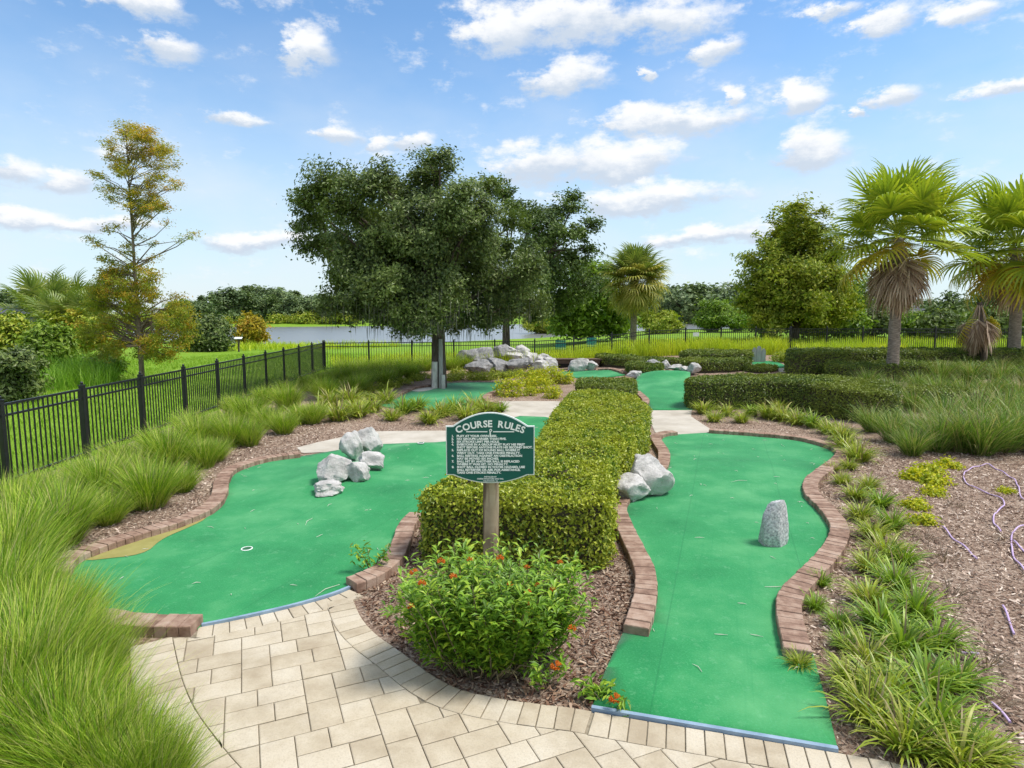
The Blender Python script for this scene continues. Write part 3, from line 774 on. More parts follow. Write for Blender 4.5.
border([(300, 424, .9, 1), (318, 418, .9, 1), (338, 421, 1.0, 1), (358, 417, 1.0, 1), (330, 407, 1.0, 1), (350, 405, 1.1, 1), (372, 412, .9, 1), (386, 404, .9, 1), (392, 421, .7, 1), (403, 414, .9, 0), (417, 411, .9, 0), (430, 424, .8, 1), (441, 417, .9, 1), (455, 413, .9, 0), (466, 420, .9, 1), (475, 411, .9, 1), (487, 414, .8, 1), (500, 412, .6, 0)],
       '{} strappy clump in the bed behind the rock cluster, {} from the grass bank', 'border grass in the middle bed')

# fountain grasses right of the palms
fount = [clump_mesh('fountain_grass', M['g_fountain'], n=480, h=1.08, r0=0.15, spread=0.85, droop=1.05, width=0.013, segs=6, hj=0.4, thatch=.16) for _ in range(4)]
for i, (px, py, s) in enumerate([(828, 413, .8), (850, 420, .75), (872, 432, .85), (893, 443, .9), (915, 440, .95), (912, 456, .8), (937, 452, .95), (958, 452, 1.0), (980, 455, 1.05), (1002, 452, 1.05), (1024, 450, 1.1), (1050, 452, 1.1), (945, 432, 1.05), (975, 430, 1.1), (1005, 428, 1.1), (1035, 428, 1.1), (868, 390, 1.0), (893, 398, .9), (850, 380, .95), (918, 394, 1.0), (915, 412, .9), (940, 402, 1.0), (965, 405, 1.0), (990, 403, 1.0), (1018, 405, 1.0), (915, 379, 1.0), (940, 383, 1.0), (970, 384, 1.0), (1000, 386, 1.0), (1030, 388, 1.0), (1000, 375, .9), (1028, 374, 1.0), (960, 374, .9)]):
    x, y = G(px, py)
    put('fountain_grass', fount[i % 4], x, y, s * (1.02 if px > 925 else .9), f'arching dark green grass clump in the thicket by the palms, {ordn(i)} from the hedge end', 'fountain grass', 'fountain grass thicket below the palms')
# dead tufts in the bare bed
dead = [clump_mesh('dead_grass_tuft', M['g_dead'], n=70, h=0.30, r0=0.09, spread=1.3, droop=0.9, width=0.006, segs=4, hj=0.5, min_th=0.3) for _ in range(2)]
for i, (px, py, s, w) in enumerate([(956, 507, .8, 'nearest to the yellow sedum'), (926, 540, .8, 'beside the strappy border grass'), (943, 560, 1.0, 'widest, at the end of a purple hose'), (950, 597, 1.1, 'in the open middle of the bed'), (1004, 540, .7, 'at a purple hose loop'), (1008, 452, 1.6, 'under the big fountain grass'), (985, 665, 1.0, 'beside the short straight purple hose'), (990, 705, .9, 'nearest to the bottom hose')]):
    x, y = G(px, py)
    put('dead_grass_tuft', dead[i % 2], x, y, s, f'dry brown grass tuft in bare mulch, {w}', 'dead tuft', 'dry tufts in the bare bed')

# ------------------------------------------------------------------ hedges
def hedge(px_top, h, mat, label, leaf=0.05, dens=2600, soft=0.05, step=0.35, xy=None):
    P = np.array(xy if xy is not None else GP(px_top, h))
    P = smooth_line(P, 0.25, closed=True)[:-1]
    ar = 0.5 * np.sum(P[:, 0] * np.roll(P[:, 1], -1) - np.roll(P[:, 0], -1) * P[:, 1])
    if ar < 0: P = P[::-1]; ar = -ar
    c = P.mean(0)
    zb = zt(*c)
    Pl = P - c
    T = np.roll(Pl, -1, 0) - np.roll(Pl, 1, 0); T /= np.linalg.norm(T, axis=1)[:, None] + 1e-9
    Nn = np.stack([T[:, 1], -T[:, 0]], 1)
    mb = MB()
    # twiggy inner body
    n = len(Pl); inn = Pl - Nn * 0.07
    rings = [np.c_[inn, np.full(n, z)] for z in (-0.3, h - 0.10)]
    q = [[k, (k + 1) % n, n + (k + 1) % n, n + k] for k in range(n)]
    mb.add(np.vstack(rings), q, m=1)
    bm = bmesh.new(); f = bm.faces.new([bm.verts.new((x, y, h - 0.10)) for x, y in inn]); r = bmesh.ops.triangulate(bm, faces=[f])
    bm.verts.index_update()
    mb.add([v.co[:] for v in bm.verts], tris=[[v.index for v in fc.verts] for fc in bm.faces], m=1); bm.free()
    # leaves on top
    lo, hi = Pl.min(0), Pl.max(0)
    k = int(dens * (hi - lo).prod())
    X = rng.uniform(lo, hi, (k, 2))
    poly = [tuple(p) for p in Pl]
    A = np.array(poly); B = np.roll(A, -1, 0)
    ins = np.zeros(k, bool)
    for (xi, yi), (xj, yj) in zip(A, B):
        cond = (yi > X[:, 1]) != (yj > X[:, 1])
        xx = (xj - xi) * (X[:, 1] - yi) / (yj - yi + 1e-12) + xi
        ins ^= cond & (X[:, 0] < xx)
    X = X[ins]
    # distance to the outline rounds the shoulder off
    D = np.full(len(X), 9.0)
    for a, b in zip(A, B):
        d = b - a; t = np.clip(((X - a) @ d) / (d @ d + 1e-12), 0, 1)
        D = np.minimum(D, np.linalg.norm(a + t[:, None] * d - X, axis=1))
    wob = np.array([mnoise.noise(Vector((x * 1.7 + c[0], y * 1.7 + c[1], 0))) + .7 * mnoise.noise(Vector((x * 5 + c[0], y * 5, 4))) for x, y in X]) * 0.085
    sh = 0.09
    z = h + wob - np.maximum(0, sh - D) ** 2 / sh * 0.9 - np.abs(rng.normal(size=len(X))) * 0.028 + (rng.uniform(size=len(X)) < 0.05) * 0.04
    nrm = np.tile(np.array([0, 0, 1.0]), (len(X), 1))
    leaves(mb, np.c_[X, z], nrm, leaf, leaf * 0.55, spread=0.9)
    # leaves on the sides
    seg = np.linalg.norm(B - A, axis=1)
    for a, b, L in zip(A, B, seg):
        m_ = int(dens * .85 * L * h)
        if m_ < 1: continue
        t = rng.uniform(0, 1, m_)[:, None]
        nd = np.array([b[1] - a[1], -(b[0] - a[0])]) / (L + 1e-9)
        zz = rng.uniform(0.04, h, m_)
        bow = -0.02 - np.maximum(0, zz - (h - sh)) ** 2 / sh * 0.8 + np.array([mnoise.noise(Vector((a[0] * 2.2 + c[0], a[1] * 2.2, q_ * 3))) for q_ in zz]) * 0.06
        xy_ = a + t * (b - a) + nd * (bow + rng.normal(size=m_) * 0.03 - 0.01)[:, None]
        leaves(mb, np.c_[xy_, zz], np.tile(np.array([nd[0], nd[1], 0.45]), (m_, 1)), leaf, leaf * 0.55, spread=0.9)
    o = mb.build('hedge', [mat, M['twig']], loc=(c[0], c[1], zb))
    return tag(o, label, 'hedge', 'clipped hedges')
hedge([(420, 492), (455, 497), (520, 499), (580, 499), (613, 496), (610, 475), (608, 462), (626, 440), (641, 422), (650, 408), (640, 398), (620, 390.5), (583, 388.5), (567, 395), (553, 410), (545, 424), (534, 440), (480, 462), (440, 478)], 0.8, M['l_hedge'],
      'large yellow-green clipped hedge behind the rules sign', leaf=0.046, dens=3500)
hedge([(577, 383), (600, 385.5), (622, 388), (636, 382), (633, 377.5), (605, 376.5), (582, 377.5)], 0.55, M['l_hedge2'], 'low dark hedge between the golden shrubs and the humped green', leaf=0.055, dens=1900)
hedge([(690, 381), (735, 381), (781, 380), (805, 383), (840, 388), (872, 391), (896, 391), (900, 387), (885, 381), (860, 377), (823, 373.5), (776, 372), (735, 373), (692, 376)], 0.82, M['l_hedge2'], 'long dark hedge with flat lit top, its left end at the humped green', leaf=0.055, dens=2000)
hedge([(787, 350), (800, 351.5), (850, 351), (900, 350), (1012, 349), (1060, 349), (1060, 346), (900, 345.5), (800, 345.5), (788, 347)], 0.85, M['l_hedge2'], 'longest far hedge in front of the fence, running behind both palm trunks', leaf=0.07, dens=1100)
hedge([(826, 363.5), (845, 366), (880, 366), (985, 364), (985, 360), (880, 359), (845, 359), (830, 360.5)], 0.6, M['l_hedge2'], 'rounded middle hedge behind the leaning palm trunk', leaf=0.065, dens=1200)
hedge([(905, 388), (925, 390), (955, 392), (990, 394), (990, 389), (955, 386), (925, 384), (908, 384)], 0.6, M['l_hedge2'], 'low hedge half hidden in the fountain grass thicket', leaf=0.06, dens=1400)
hedge([(597, 357.5), (620, 359), (648, 358.5), (682, 357.5), (682, 355), (648, 355), (620, 354.5), (599, 355)], 0.42, M['l_hedge2'], 'dark low hedge right of the timber tunnel', leaf=0.07, dens=1100)
hedge([(680, 353), (700, 354), (735, 353.5), (752, 352), (750, 349.5), (720, 348.5), (690, 349)], 0.5, M['l_hedge2'], 'back hedge beside the grey picket board, in front of yellow grass', leaf=0.07, dens=1100)
hedge([(681, 360), (700, 362), (735, 361.5), (750, 359), (745, 356.5), (715, 356), (690, 356.5)], 0.42, M['l_hedge2'], 'rounded oblong hedge directly behind the row of rocks', leaf=0.065, dens=1300)
hedge([(626, 364), (642, 367), (658, 365), (664, 361.5), (655, 358.5), (640, 359), (629, 361)], 0.42, M['l_hedge2'], 'small mounded hedge beside the timber tunnel green', leaf=0.065, dens=1300)
hedge([(744, 366), (760, 368), (776, 366.5), (776, 364), (760, 363.5), (746, 364)], 0.22, M['l_hedge2'], 'lowest flat hedge in front of the smallest green', leaf=0.065, dens=1300)

# ------------------------------------------------------------------ rocks
def ico(sub):
    bm = bmesh.new(); bmesh.ops.create_icosphere(bm, subdivisions=sub, radius=1.0)
    bm.verts.index_update()
    V = np.array([v.co[:] for v in bm.verts]); T = np.array([[v.index for v in f.verts] for f in bm.faces]); bm.free()
    return V, T
ICO_V, ICO_T = ico(4)
def rock(px, py, wpx, hpx, label, mat='rock', group=None, up=0.0, cuts=12, dep=0.85, seed=0, rz=0.0, shape=None):
    """a boulder seen WPX by HPX across in the photo with its foot centre at (px, py)"""
    r = np.random.default_rng(seed + int(px * 13 + py * 7))
    x, y = G(px, py, up)
    D = y / CP
    w, h = wpx * D / F_PX * 1.12, hpx * D / F_PX * 1.12
    V = ICO_V.copy()
    nc = r.normal(size=(cuts, 3)); nc /= np.linalg.norm(nc, axis=1)[:, None]
    for nn, d in zip(nc, r.uniform(0.5, 0.85, cuts)):
        e = np.maximum(0, V @ nn - d); V = V - e[:, None] * nn * 0.92
    nz = np.array([mnoise.fractal(Vector(v * 2.0 + np.array([px, py, seed])), 0.8, 2.1, 5) for v in V])
    V = V * (1 + (0.15 if shape is None else 0.06) * nz)[:, None]
    if shape: V = shape(V)
    V = (V - (V.min(0) + V.max(0)) / 2) / (V.max(0) - V.min(0))
    V = V * np.array([w, w * dep, h * 1.12])
    V[:, 2] += h * 1.12 / 2 - h * 0.1
    ca, sa = math.cos(rz), math.sin(rz)
    V = np.stack([V[:, 0] * ca - V[:, 1] * sa, V[:, 0] * sa + V[:, 1] * ca, V[:, 2]], 1)
    mb = MB(); mb.add(V, tris=ICO_T, smooth=False)
    me = mb.mesh('rock', M[mat])
    me.polygons.foreach_set('use_smooth', np.ones(len(ICO_T), bool))
    me.set_sharp_from_angle(angle=R(32))
    o = link('rock', me, loc=(x, y + w * dep * 0.35, zt(x, y) + up))
    return tag(o, label, 'rock', group)
g1 = 'pale rock cluster on the wide green'
rock(325, 497, 30, 13, 'flat pale slab rock lowest in the cluster on the wide green', group=g1, up=0.05)
rock(331, 484, 33, 25, 'broad pale rock leaning over the flat slab, front of the cluster', group=g1, up=0.11, seed=3)
rock(355, 485, 24, 21, 'squarish white rock in the middle of the cluster', group=g1, up=0.06, seed=1)
rock(369, 474, 28, 19, 'low pale rock at the right foot of the cluster', group=g1, up=0.05, seed=2)
rock(349, 462, 22, 27, 'grey upright rock at the back of the cluster', group=g1, up=0.06, seed=5)
rock(367, 456, 26, 25, 'tallest pointed pale rock topping the cluster, leaning right', group=g1, up=0.09, seed=4)
g2 = 'rock pair beside the hedge'
rock(633, 503, 42, 23, 'lower grey-white rock of the pair on the right green', group=g2, up=0.04, seed=2)
rock(652, 497, 46, 36, 'larger cream rock of the pair, against the hedge', group=g2, up=0.04, seed=9)
def standing(V):
    V = V.copy(); s = 1 - 0.20 * np.clip((V[:, 2] + 0.3), 0, 1); V[:, 2] = np.minimum(V[:, 2], .80 + .10 * V[:, 0]); V[:, 0] = V[:, 0] * s + 0.06 * np.clip(V[:, 2], -1, 1); V[:, 1] *= s
    V[:, 0] = np.clip(V[:, 0], -0.72, 0.72); V[:, 2] = np.maximum(V[:, 2], -0.7)
    return V
rock(778, 548, 26.5, 43, 'single upright speckled grey stone on the right green', 'rock_grey', up=0.03, cuts=9, dep=0.75, shape=standing, seed=3)
g3n = 'boulder pile behind the back green'
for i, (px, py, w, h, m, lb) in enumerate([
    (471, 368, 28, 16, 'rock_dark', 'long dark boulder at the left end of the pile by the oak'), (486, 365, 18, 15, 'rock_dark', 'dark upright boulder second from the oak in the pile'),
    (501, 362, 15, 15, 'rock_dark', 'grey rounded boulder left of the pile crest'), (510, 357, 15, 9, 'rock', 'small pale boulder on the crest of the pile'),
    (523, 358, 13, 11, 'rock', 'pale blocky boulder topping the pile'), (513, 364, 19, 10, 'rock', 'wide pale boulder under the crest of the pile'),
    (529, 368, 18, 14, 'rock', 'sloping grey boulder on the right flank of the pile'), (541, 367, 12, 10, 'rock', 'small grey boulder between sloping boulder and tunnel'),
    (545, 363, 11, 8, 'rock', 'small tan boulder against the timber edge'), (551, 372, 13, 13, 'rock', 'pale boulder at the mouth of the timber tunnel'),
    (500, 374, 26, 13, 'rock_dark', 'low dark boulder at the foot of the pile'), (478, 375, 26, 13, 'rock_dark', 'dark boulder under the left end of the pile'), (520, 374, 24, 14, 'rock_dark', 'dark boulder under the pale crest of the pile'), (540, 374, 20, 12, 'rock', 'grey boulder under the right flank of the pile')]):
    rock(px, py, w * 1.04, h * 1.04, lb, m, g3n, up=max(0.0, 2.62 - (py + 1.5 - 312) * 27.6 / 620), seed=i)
rock(579, 372, 19, 12, 'pale boulder right of the tunnel mouth, larger of two', group='rocks right of the tunnel')
rock(592, 371, 13, 9, 'pale boulder right of the tunnel mouth, smaller of two', group='rocks right of the tunnel', seed=2)
g4 = 'rock row on the humped green'
for i, (px, py, w, h, lb) in enumerate([(635, 378, 14, 6, 'flattest rock at the left start of the row on the humped green'), (650, 375.5, 12, 4, 'very low slab in the row behind the humped green'), (655, 371, 17, 10, 'dark grey rounded rock in the row, widest'), (667, 370, 10, 9, 'peaked grey rock in the row behind the hump'),
     (677, 371, 13, 6, 'low white rock in the row behind the hump'), (688, 373, 12, 6, 'flat pale rock near the right end of the row'), (696, 374, 12, 10, 'round white rock ending the row at the dark hedge')]):
    rock(px, py, w, h, lb, 'rock_dark' if i == 2 else 'rock', g4, up=0.06, seed=i)

# ------------------------------------------------------------------ course rules sign
sx, sy = G(491.3, 601)
def text_mesh(body, size, extrude=0.002, bold=0.0, align='LEFT', shear=0):
    cu = bpy.data.curves.new('lettering', 'FONT'); cu.body = body; cu.size = size; cu.extrude = extrude; cu.offset = bold; cu.align_x = align; cu.resolution_u = 3
    o = bpy.data.objects.new('lettering', cu); COL.objects.link(o)
    dg = bpy.context.evaluated_depsgraph_get(); dg.update()
    me = bpy.data.meshes.new_from_object(o.evaluated_get(dg))
    bpy.data.objects.remove(o)
    return me
sg = thing('rules_sign', 'dark green course rules sign with arched top on a weathered wooden post', 'sign', (sx, sy, 0))
PXM = F_PX / sy * CP                # pixels per metre here
def sgz(py): return at(490, py, sy)[2]
z_top, z_sh, z_bot, z_bl = sgz(412), sgz(424), sgz(480), sgz(472)
hw = 0.5 * 88 / PXM
def outline(ins):
    w = hw - ins
    pts = []
    a_w = w - 0.06
    for k in range(21):
        t = -1 + 2 * k / 20
        pts.append((t * a_w, z_sh + (z_top - z_sh) * (1 - t * t) - ins + (0.012 if abs(t) < 1 else 0) * (1 - t * t)))
    pts += [(w, z_sh - ins), (w, z_bl + ins)]
    for k in range(21):
        t = 1 - 2 * k / 20
        pts.append((t * a_w, z_bl + (z_bot - z_bl) * (1 - t * t) + ins))
    pts += [(-w, z_bl + ins), (-w, z_sh - ins)]
    return pts
def plate(name, ins, y0, y1, mat, parent):
    bm = bmesh.new()
    f = bm.faces.new([bm.verts.new((x, y0, z)) for x, z in outline(ins)])
    r = bmesh.ops.extrude_face_region(bm, geom=[f])
    for v in [g for g in r['geom'] if isinstance(g, bmesh.types.BMVert)]: v.co.y = y1
    bmesh.ops.recalc_face_normals(bm, faces=bm.faces[:])
    me = bpy.data.meshes.new(name); bm.to_mesh(me); bm.free(); me.materials.append(mat)
    return link(name, me, parent)
plate('border', 0.0, -0.104, -0.080, M['white'], sg)
board = plate('board', 0.009, -0.109, -0.1045, M['sign'], sg)
mb = MB()
pw = 0.074
tube(mb, [(0, 0, -0.2), (0, 0, 0.4), (0, 0, 0.9), (0.003, 0, z_bot + 0.12)], [pw * 1.02, pw, pw, pw * 0.97], 20)
mb.build('post', M['post'], sg)
def lay(mesh_list, name, mat, parent):
    """join flat lettering meshes (already turned upright) into one part"""
    mb = MB()
    for me, mat4 in mesh_list:
        me.transform(mat4)
        V = np.array([v.co[:] for v in me.vertices])
        me.calc_loop_triangles()
        mb.add(V, tris=np.array([t.vertices[:] for t in me.loop_triangles]))
        bpy.data.meshes.remove(me)
    return mb.build(name, mat, parent)
UP = Matrix.Rotation(R(90), 4, 'X')
YF = -0.1105
title = 'COURSE RULES'
ml = []
Rr = 0.78
zc = sgz(427.5)
adv = {'I': .035}
spread_w = 0.60
tms = [(None if ch == ' ' else text_mesh(ch, 0.084, 0.0015, 0.0026, 'LEFT')) for ch in title]
wds = [0.045 if t is None else max(v.co.x for v in t.vertices) - min(v.co.x for v in t.vertices) for t in tms]
gap = (spread_w - sum(wds)) / (len(wds) - 1)
xc = -spread_w / 2
for t, w_ in zip(tms, wds):
    if t is not None:
        x_0 = min(v.co.x for v in t.vertices)
        an = math.asin((xc + w_ / 2) / Rr)
        zz = zc + Rr * math.cos(an) - Rr + 0.026
        ml.append((t, Matrix.Translation((xc + w_ / 2, YF, zz)) @ Matrix.Rotation(an, 4, 'Y') @ Matrix.Translation((-w_ / 2 - x_0, 0, 0)) @ UP))
    xc += w_ + gap
lay(ml[:6], 'title_lettering', M['white'], sg); lay(ml[6:], 'title_lettering', M['white'], sg)
rules = [('1.', 'PLAY AT YOUR OWN RISK.'), ('2.', 'NO GROUPS LARGER THAN FIVE.'), ('3.', 'SIX STROKE LIMIT PER HOLE.'), ('4.', 'EVERYONE IN A GROUP MUST PLAY HIS FIRST'), ('', 'SHOT BEFORE ANYONE PLAYS HIS SECOND SHOT.'),
         ('5.', 'REPLACE OUT OF BOUND BALL WHERE IT'), ('', 'WENT OUT. TAKE ONE STROKE PENALTY.'), ('6.', 'BALL RESTING AGAINST AN OBSTRUCTION'), ('', 'MAY BE MOVED SIX INCHES.'), ('7.', 'BALL HIT BY ANOTHER BALL IS REPLACED'), ('', 'WHERE IT WAS HIT. NO PENALTY.'),
         ('8.', 'SHOT BALL CLOSED IN WATER HAZARD, USE'), ('', 'BALL RETRIEVER OR ASK FOR ASSISTANCE.'), ('', 'TAKE ONE STROKE PENALTY.')]
ml = []
z0, z1 = sgz(434.6), sgz(470.5)
for k, (a, b) in enumerate(rules):
    z = z0 + (z1 - z0) * k / (len(rules) - 1)
    if a: ml.append((text_mesh(a, 0.0265, 0.001, 0.0014), Matrix.Translation((-hw + 0.052, YF, z)) @ UP))
    me = text_mesh(b, 0.0265, 0.001, 0.0014)
    w = max(v.co.x for v in me.vertices)
    ml.append((me, Matrix.Translation((-hw + 0.098, YF, z)) @ UP @ Matrix.Scale(min(1.12, 0.70 / w), 4, (1, 0, 0))))
lay(ml, 'rules_lettering', M['white'], sg)
ml = [(text_mesh(s, 0.0175, 0.001, 0.0004, 'CENTER'), Matrix.Translation((0, YF, sgz(py))) @ UP) for s, py in (('INSTALLED BY', 474.3), ('HARRIS MINIATURE GOLF INC.', 476.3), ('WILDWOOD, NJ', 478.4))]
lay(ml, 'maker_lettering', M['white'], sg)
mb = MB()   # ball on a tee over two dashes
zl = sgz(429.0)
a = np.arange(16) * 2 * math.pi / 16
c = (0.004, zl + 0.008)
ring = np.array([[c[0] + r * math.cos(t), y, c[1] + r * math.sin(t)] for y in (YF - .002, YF + .002) for r in (0.013, 0.006) for t in a])
q = [[k, (k + 1) % 16, 16 + (k + 1) % 16, 16 + k] for k in range(16)] + [[k, (k + 1) % 16, 32 + (k + 1) % 16, 32 + k] for k in range(16)]
mb.add(ring, q)
box(mb, (0, YF, zl - 0.026), (0.012, 0.004, 0.05), m=0)
for s in (-1, 1): box(mb, (s * 0.12, YF, zl - 0.004), (0.19, 0.004, 0.008))
mb.build('emblem', M['white'], sg)

# ------------------------------------------------------------------ metal fences
def fence(pts, label, hfun=None):
    """posts with caps every panel along straight runs; panels of rails and pickets"""
    root = thing('metal_fence', label, 'fence', (*pts[0], zt(*pts[0])), group='black metal fences')
    o = np.array([*pts[0], zt(*pts[0])])
    allp = []
    for a, b in zip(pts[:-1], pts[1:]):
        a, b = np.array(a), np.array(b); n = max(1, int(round(np.linalg.norm(b - a) / PAN)))
        allp += [a + (b - a) * k / n for k in range(n)]
    allp.append(np.array(pts[-1]))
    for p in allp:
        mb = MB(); z = zt(*p)
        c = np.array([*p, z]) - o
        ang = 0
        box(mb, c + [0, 0, FENCE_H / 2 + .0], (0.074, 0.074, FENCE_H + 0.1))
        box(mb, c + [0, 0, FENCE_H + 0.056], (0.09, 0.09, 0.014))
        box(mb, c + [0, 0, FENCE_H + 0.070], (0.05, 0.05, 0.018), taper=0.6)
        V = ICO_S[0] * 0.028 + (c + [0, 0, FENCE_H + 0.10]); mb.add(V, tris=ICO_S[1], smooth=True)
        mb.build('post', M['metal'], root)
    for a, b in zip(allp[:-1], allp[1:]):
        mb = MB()
        za, zb = zt(*a), zt(*b)
        t = (b - a); L = np.linalg.norm(t); t = t / L; an = math.atan2(t[1], t[0])
        nrm = np.array([-t[1], t[0]])
        def bar(h, s, w):
            A = np.array([*(a + t * .033), za + h]) - o; B = np.array([*(b - t * .033), zb + h]) - o
            v = []
            for P_ in (A, B):
                for dx, dz in ((-w, -s), (w, -s), (w, s), (-w, s)): v.append(P_ + np.array([nrm[0] * dx, nrm[1] * dx, dz]))
            mb.add(v, [[0, 1, 5, 4], [1, 2, 6, 5], [2, 3, 7, 6], [3, 0, 4, 7]])
        bar(FENCE_H - .02, .019, .018); bar(FENCE_H - .19, .017, .018); bar(.12, .017, .018)
        k = int(round((L - .06) / 0.112))
        for i in range(1, k):
            s = i / k
            p = a + (b - a) * s; z = za + (zb - za) * s
            box(mb, np.array([*p, z + FENCE_H / 2 + .02]) - o, (0.019, 0.019, FENCE_H - 0.08), rz=an)
        mb.build('picket_panel', M['metal'], root)
    return root
ICO_S = ico(2)
fence([tuple(LF0), tuple(CORNER)], 'black metal picket fence receding along the feathery grass bank')
fence([tuple(CORNER + [0.06, 0.0]), tuple(BF[1])], 'black metal fence across the back, behind the oak and the boulder pile')
fence([tuple(BF[1] + [0.06, 0]), tuple(BF[2])], 'black metal fence behind the long hedge and the palm trunks')

# ------------------------------------------------------------------ small built things at the back
# timber retaining edge with a dark tunnel
x0, y0 = G(549, 371); x1, y1 = G(600, 370)
tb = thing('timber_tunnel', 'brown timber retaining edge with a dark tunnel opening in front of yellow grass', 'tunnel', ((x0 + x1) / 2, y0 + 0.2, zt(x0, y0)))
w = x1 - x0
mb = MB(); box(mb, (0, 0.15, 0.42), (w + .3, 0.5, 0.16)); box(mb, (0, 0.16, 0.53), (w + .5, 0.6, 0.05)); mb.build('beam', M['timber'], tb)
for s, ww in ((-1, .25), (1, .6)):
    mb = MB(); box(mb, (s * (w / 2 + .12 - ww / 2), 0.15, 0.15), (ww, 0.46, 0.42)); mb.build('side_wall', M['timber'], tb)
mb = MB(); box(mb, (0, .9, .16), (w + .2, .05, .40)); mb.build('shade_board', M['dark'], tb)  # near-black board, the shade inside the tunnel put into its colour
# grey picket board standing on the smallest green
bx, by = G(758.5, 362.5)
pb = thing('picket_board', 'weathered grey board of three pointed slats standing on the smallest green', 'golf obstacle', (bx, by, zt(bx, by)))
D = by
sl = 13.0 * D / F_PX / 3
for k, hh in enumerate((15.0, 16.5, 14)):
    H_ = hh * D / F_PX
    mb = MB(); xx = (k - 1) * sl * 1.06
    v = [(xx - sl / 2, -.02, 0), (xx + sl / 2, -.02, 0), (xx + sl / 2, -.02, H_ * (.82 if k != 1 else .9)), (xx + sl * .15, -.02, H_), (xx - sl * .15, -.02, H_), (xx - sl / 2, -.02, H_ * (.82 if k != 1 else .9))]
    v2 = [(a, .02, c) for a, b, c in v]
    mb.add(v + v2, [[0, 1, 2, 5], [2, 3, 4, 5], [6, 11, 8, 7], [8, 11, 10, 9]] + [[i, (i + 1) % 6, 6 + (i + 1) % 6, 6 + i] for i in range(6)])
    mb.build('slat', M['grey_wood'], pb)
mb = MB(); box(mb, (0, .05, .28), (sl * 3.1, .05, .08)); mb.build('cross_rail', M['grey_wood'], pb)
# small lakeside notice, teal seats, white placard
nx_, ny_ = G(239, 352)
nb = thing('notice_board', 'small white notice board on a post by the lake shore', 'notice board', (nx_, ny_, zt(nx_, ny_)))
mb = MB(); box(mb, (0, 0, .45), (.09, .09, .95)); mb.build('post', M['bark'], nb)
mb = MB()
mb.add([(-.26, -.1, .9), (.26, -.1, .9), (.26, .1, 1.0), (-.26, .1, 1.0), (-.26, -.1, .94), (.26, -.1, .94), (.26, .1, 1.04), (-.26, .1, 1.04)], [[0, 3, 2, 1], [4, 5, 6, 7], [0, 1, 5, 4], [1, 2, 6, 5], [2, 3, 7, 6], [3, 0, 4, 7]])
mb.build('panel', M['white'], nb)
M['teal'] = noise_mat('teal_paint', [(0.3, (0.02, 0.22, 0.22)), (0.7, (0.03, 0.30, 0.29))], scale=3, rough=0.5)
for px, lb in ((561, 'small teal chair beyond the back fence, nearer to the oak'), (592, 'small teal chair beyond the back fence, beside the shaggy palm')):
    p = at(px, 338, 36.5); b = thing('garden_chair', lb, 'chair', (p[0], 36.5, zt(p[0], 36.5)), group='teal chairs beyond the fence'); b.scale = (.4, .6, .85)
    mb = MB()
    for k in range(4): box(mb, (0, -.2 + k * .12, .62), (1.5, .1, .035))
    mb.build('seat', M['teal'], b)
    mb = MB()
    for k in range(4): box(mb, (0, .27 + k * .02, .75 + k * .13), (1.5, .035, .11))
    mb.build('backrest', M['teal'], b)
    for s in (-1, 1):
        mb = MB(); box(mb, (s * .62, 0.02, .3), (.07, .5, .6)); mb.build('leg', M['metal'], b)
p = at(692, 334, 33.25); mb = MB(); box(mb, (0, 0, 0), (.32, .012, .20)); 
tag(mb.build('fence_placard', M['white'], loc=(p[0], np.interp(p[0], [BF[0][0], BF[1][0]], [BF[0][1], BF[1][1]]) - 0.045, p[2])), 'small blank white placard fixed on the back fence', 'placard')
# purple irrigation hoses in the bare bed
def hose(pts, label):
    P = smooth_line(GP(pts, 0.035), 0.06)
    z = np.array([zt(*p) for p in P]) + 0.030 + 0.012 * np.sin(np.arange(len(P)) * 0.7)
    mb = MB(); tube(mb, np.c_[P, z], 0.0095, 8)
    tag(mb.build('hose', M['hose'], loc=(0, 0, 0)), label, 'hose', 'purple irrigation hoses')
hose([(1001, 531), (994, 522), (995, 513), (1004, 505), (1002, 499), (990, 493), (974, 487), (964, 479), (967, 470), (985, 464), (992, 466), (1003, 472), (1014, 479), (1019, 488), (1021, 497), (1030, 500)], 'longest pale purple hose looping below the fountain grass')
hose([(1030, 525), (1018, 527), (1012, 534), (1012, 548), (1015, 558), (1026, 571)], 'purple hose loop at the edge, below the longest hose')
hose([(1014, 540), (1019, 546), (1028, 553)], 'short purple hose piece inside the edge loop')
hose([(943, 526), (949, 533), (957, 541), (968, 549), (977, 558)], 'slanting purple hose piece beside the yellow sedum')
hose([(1003, 605), (1007, 614), (1011, 624), (1014, 634)], 'steep purple hose piece in the middle of the bare bed')
hose([(961, 652), (970, 653), (979, 654.5)], 'short level purple hose piece beside the border grass')
hose([(992, 702), (1001, 712), (1010, 722)], 'short slanting purple hose piece near the bottom')
hose([(985, 757), (1005, 761), (1030, 767)], 'lowest purple hose piece, at the photo corner')

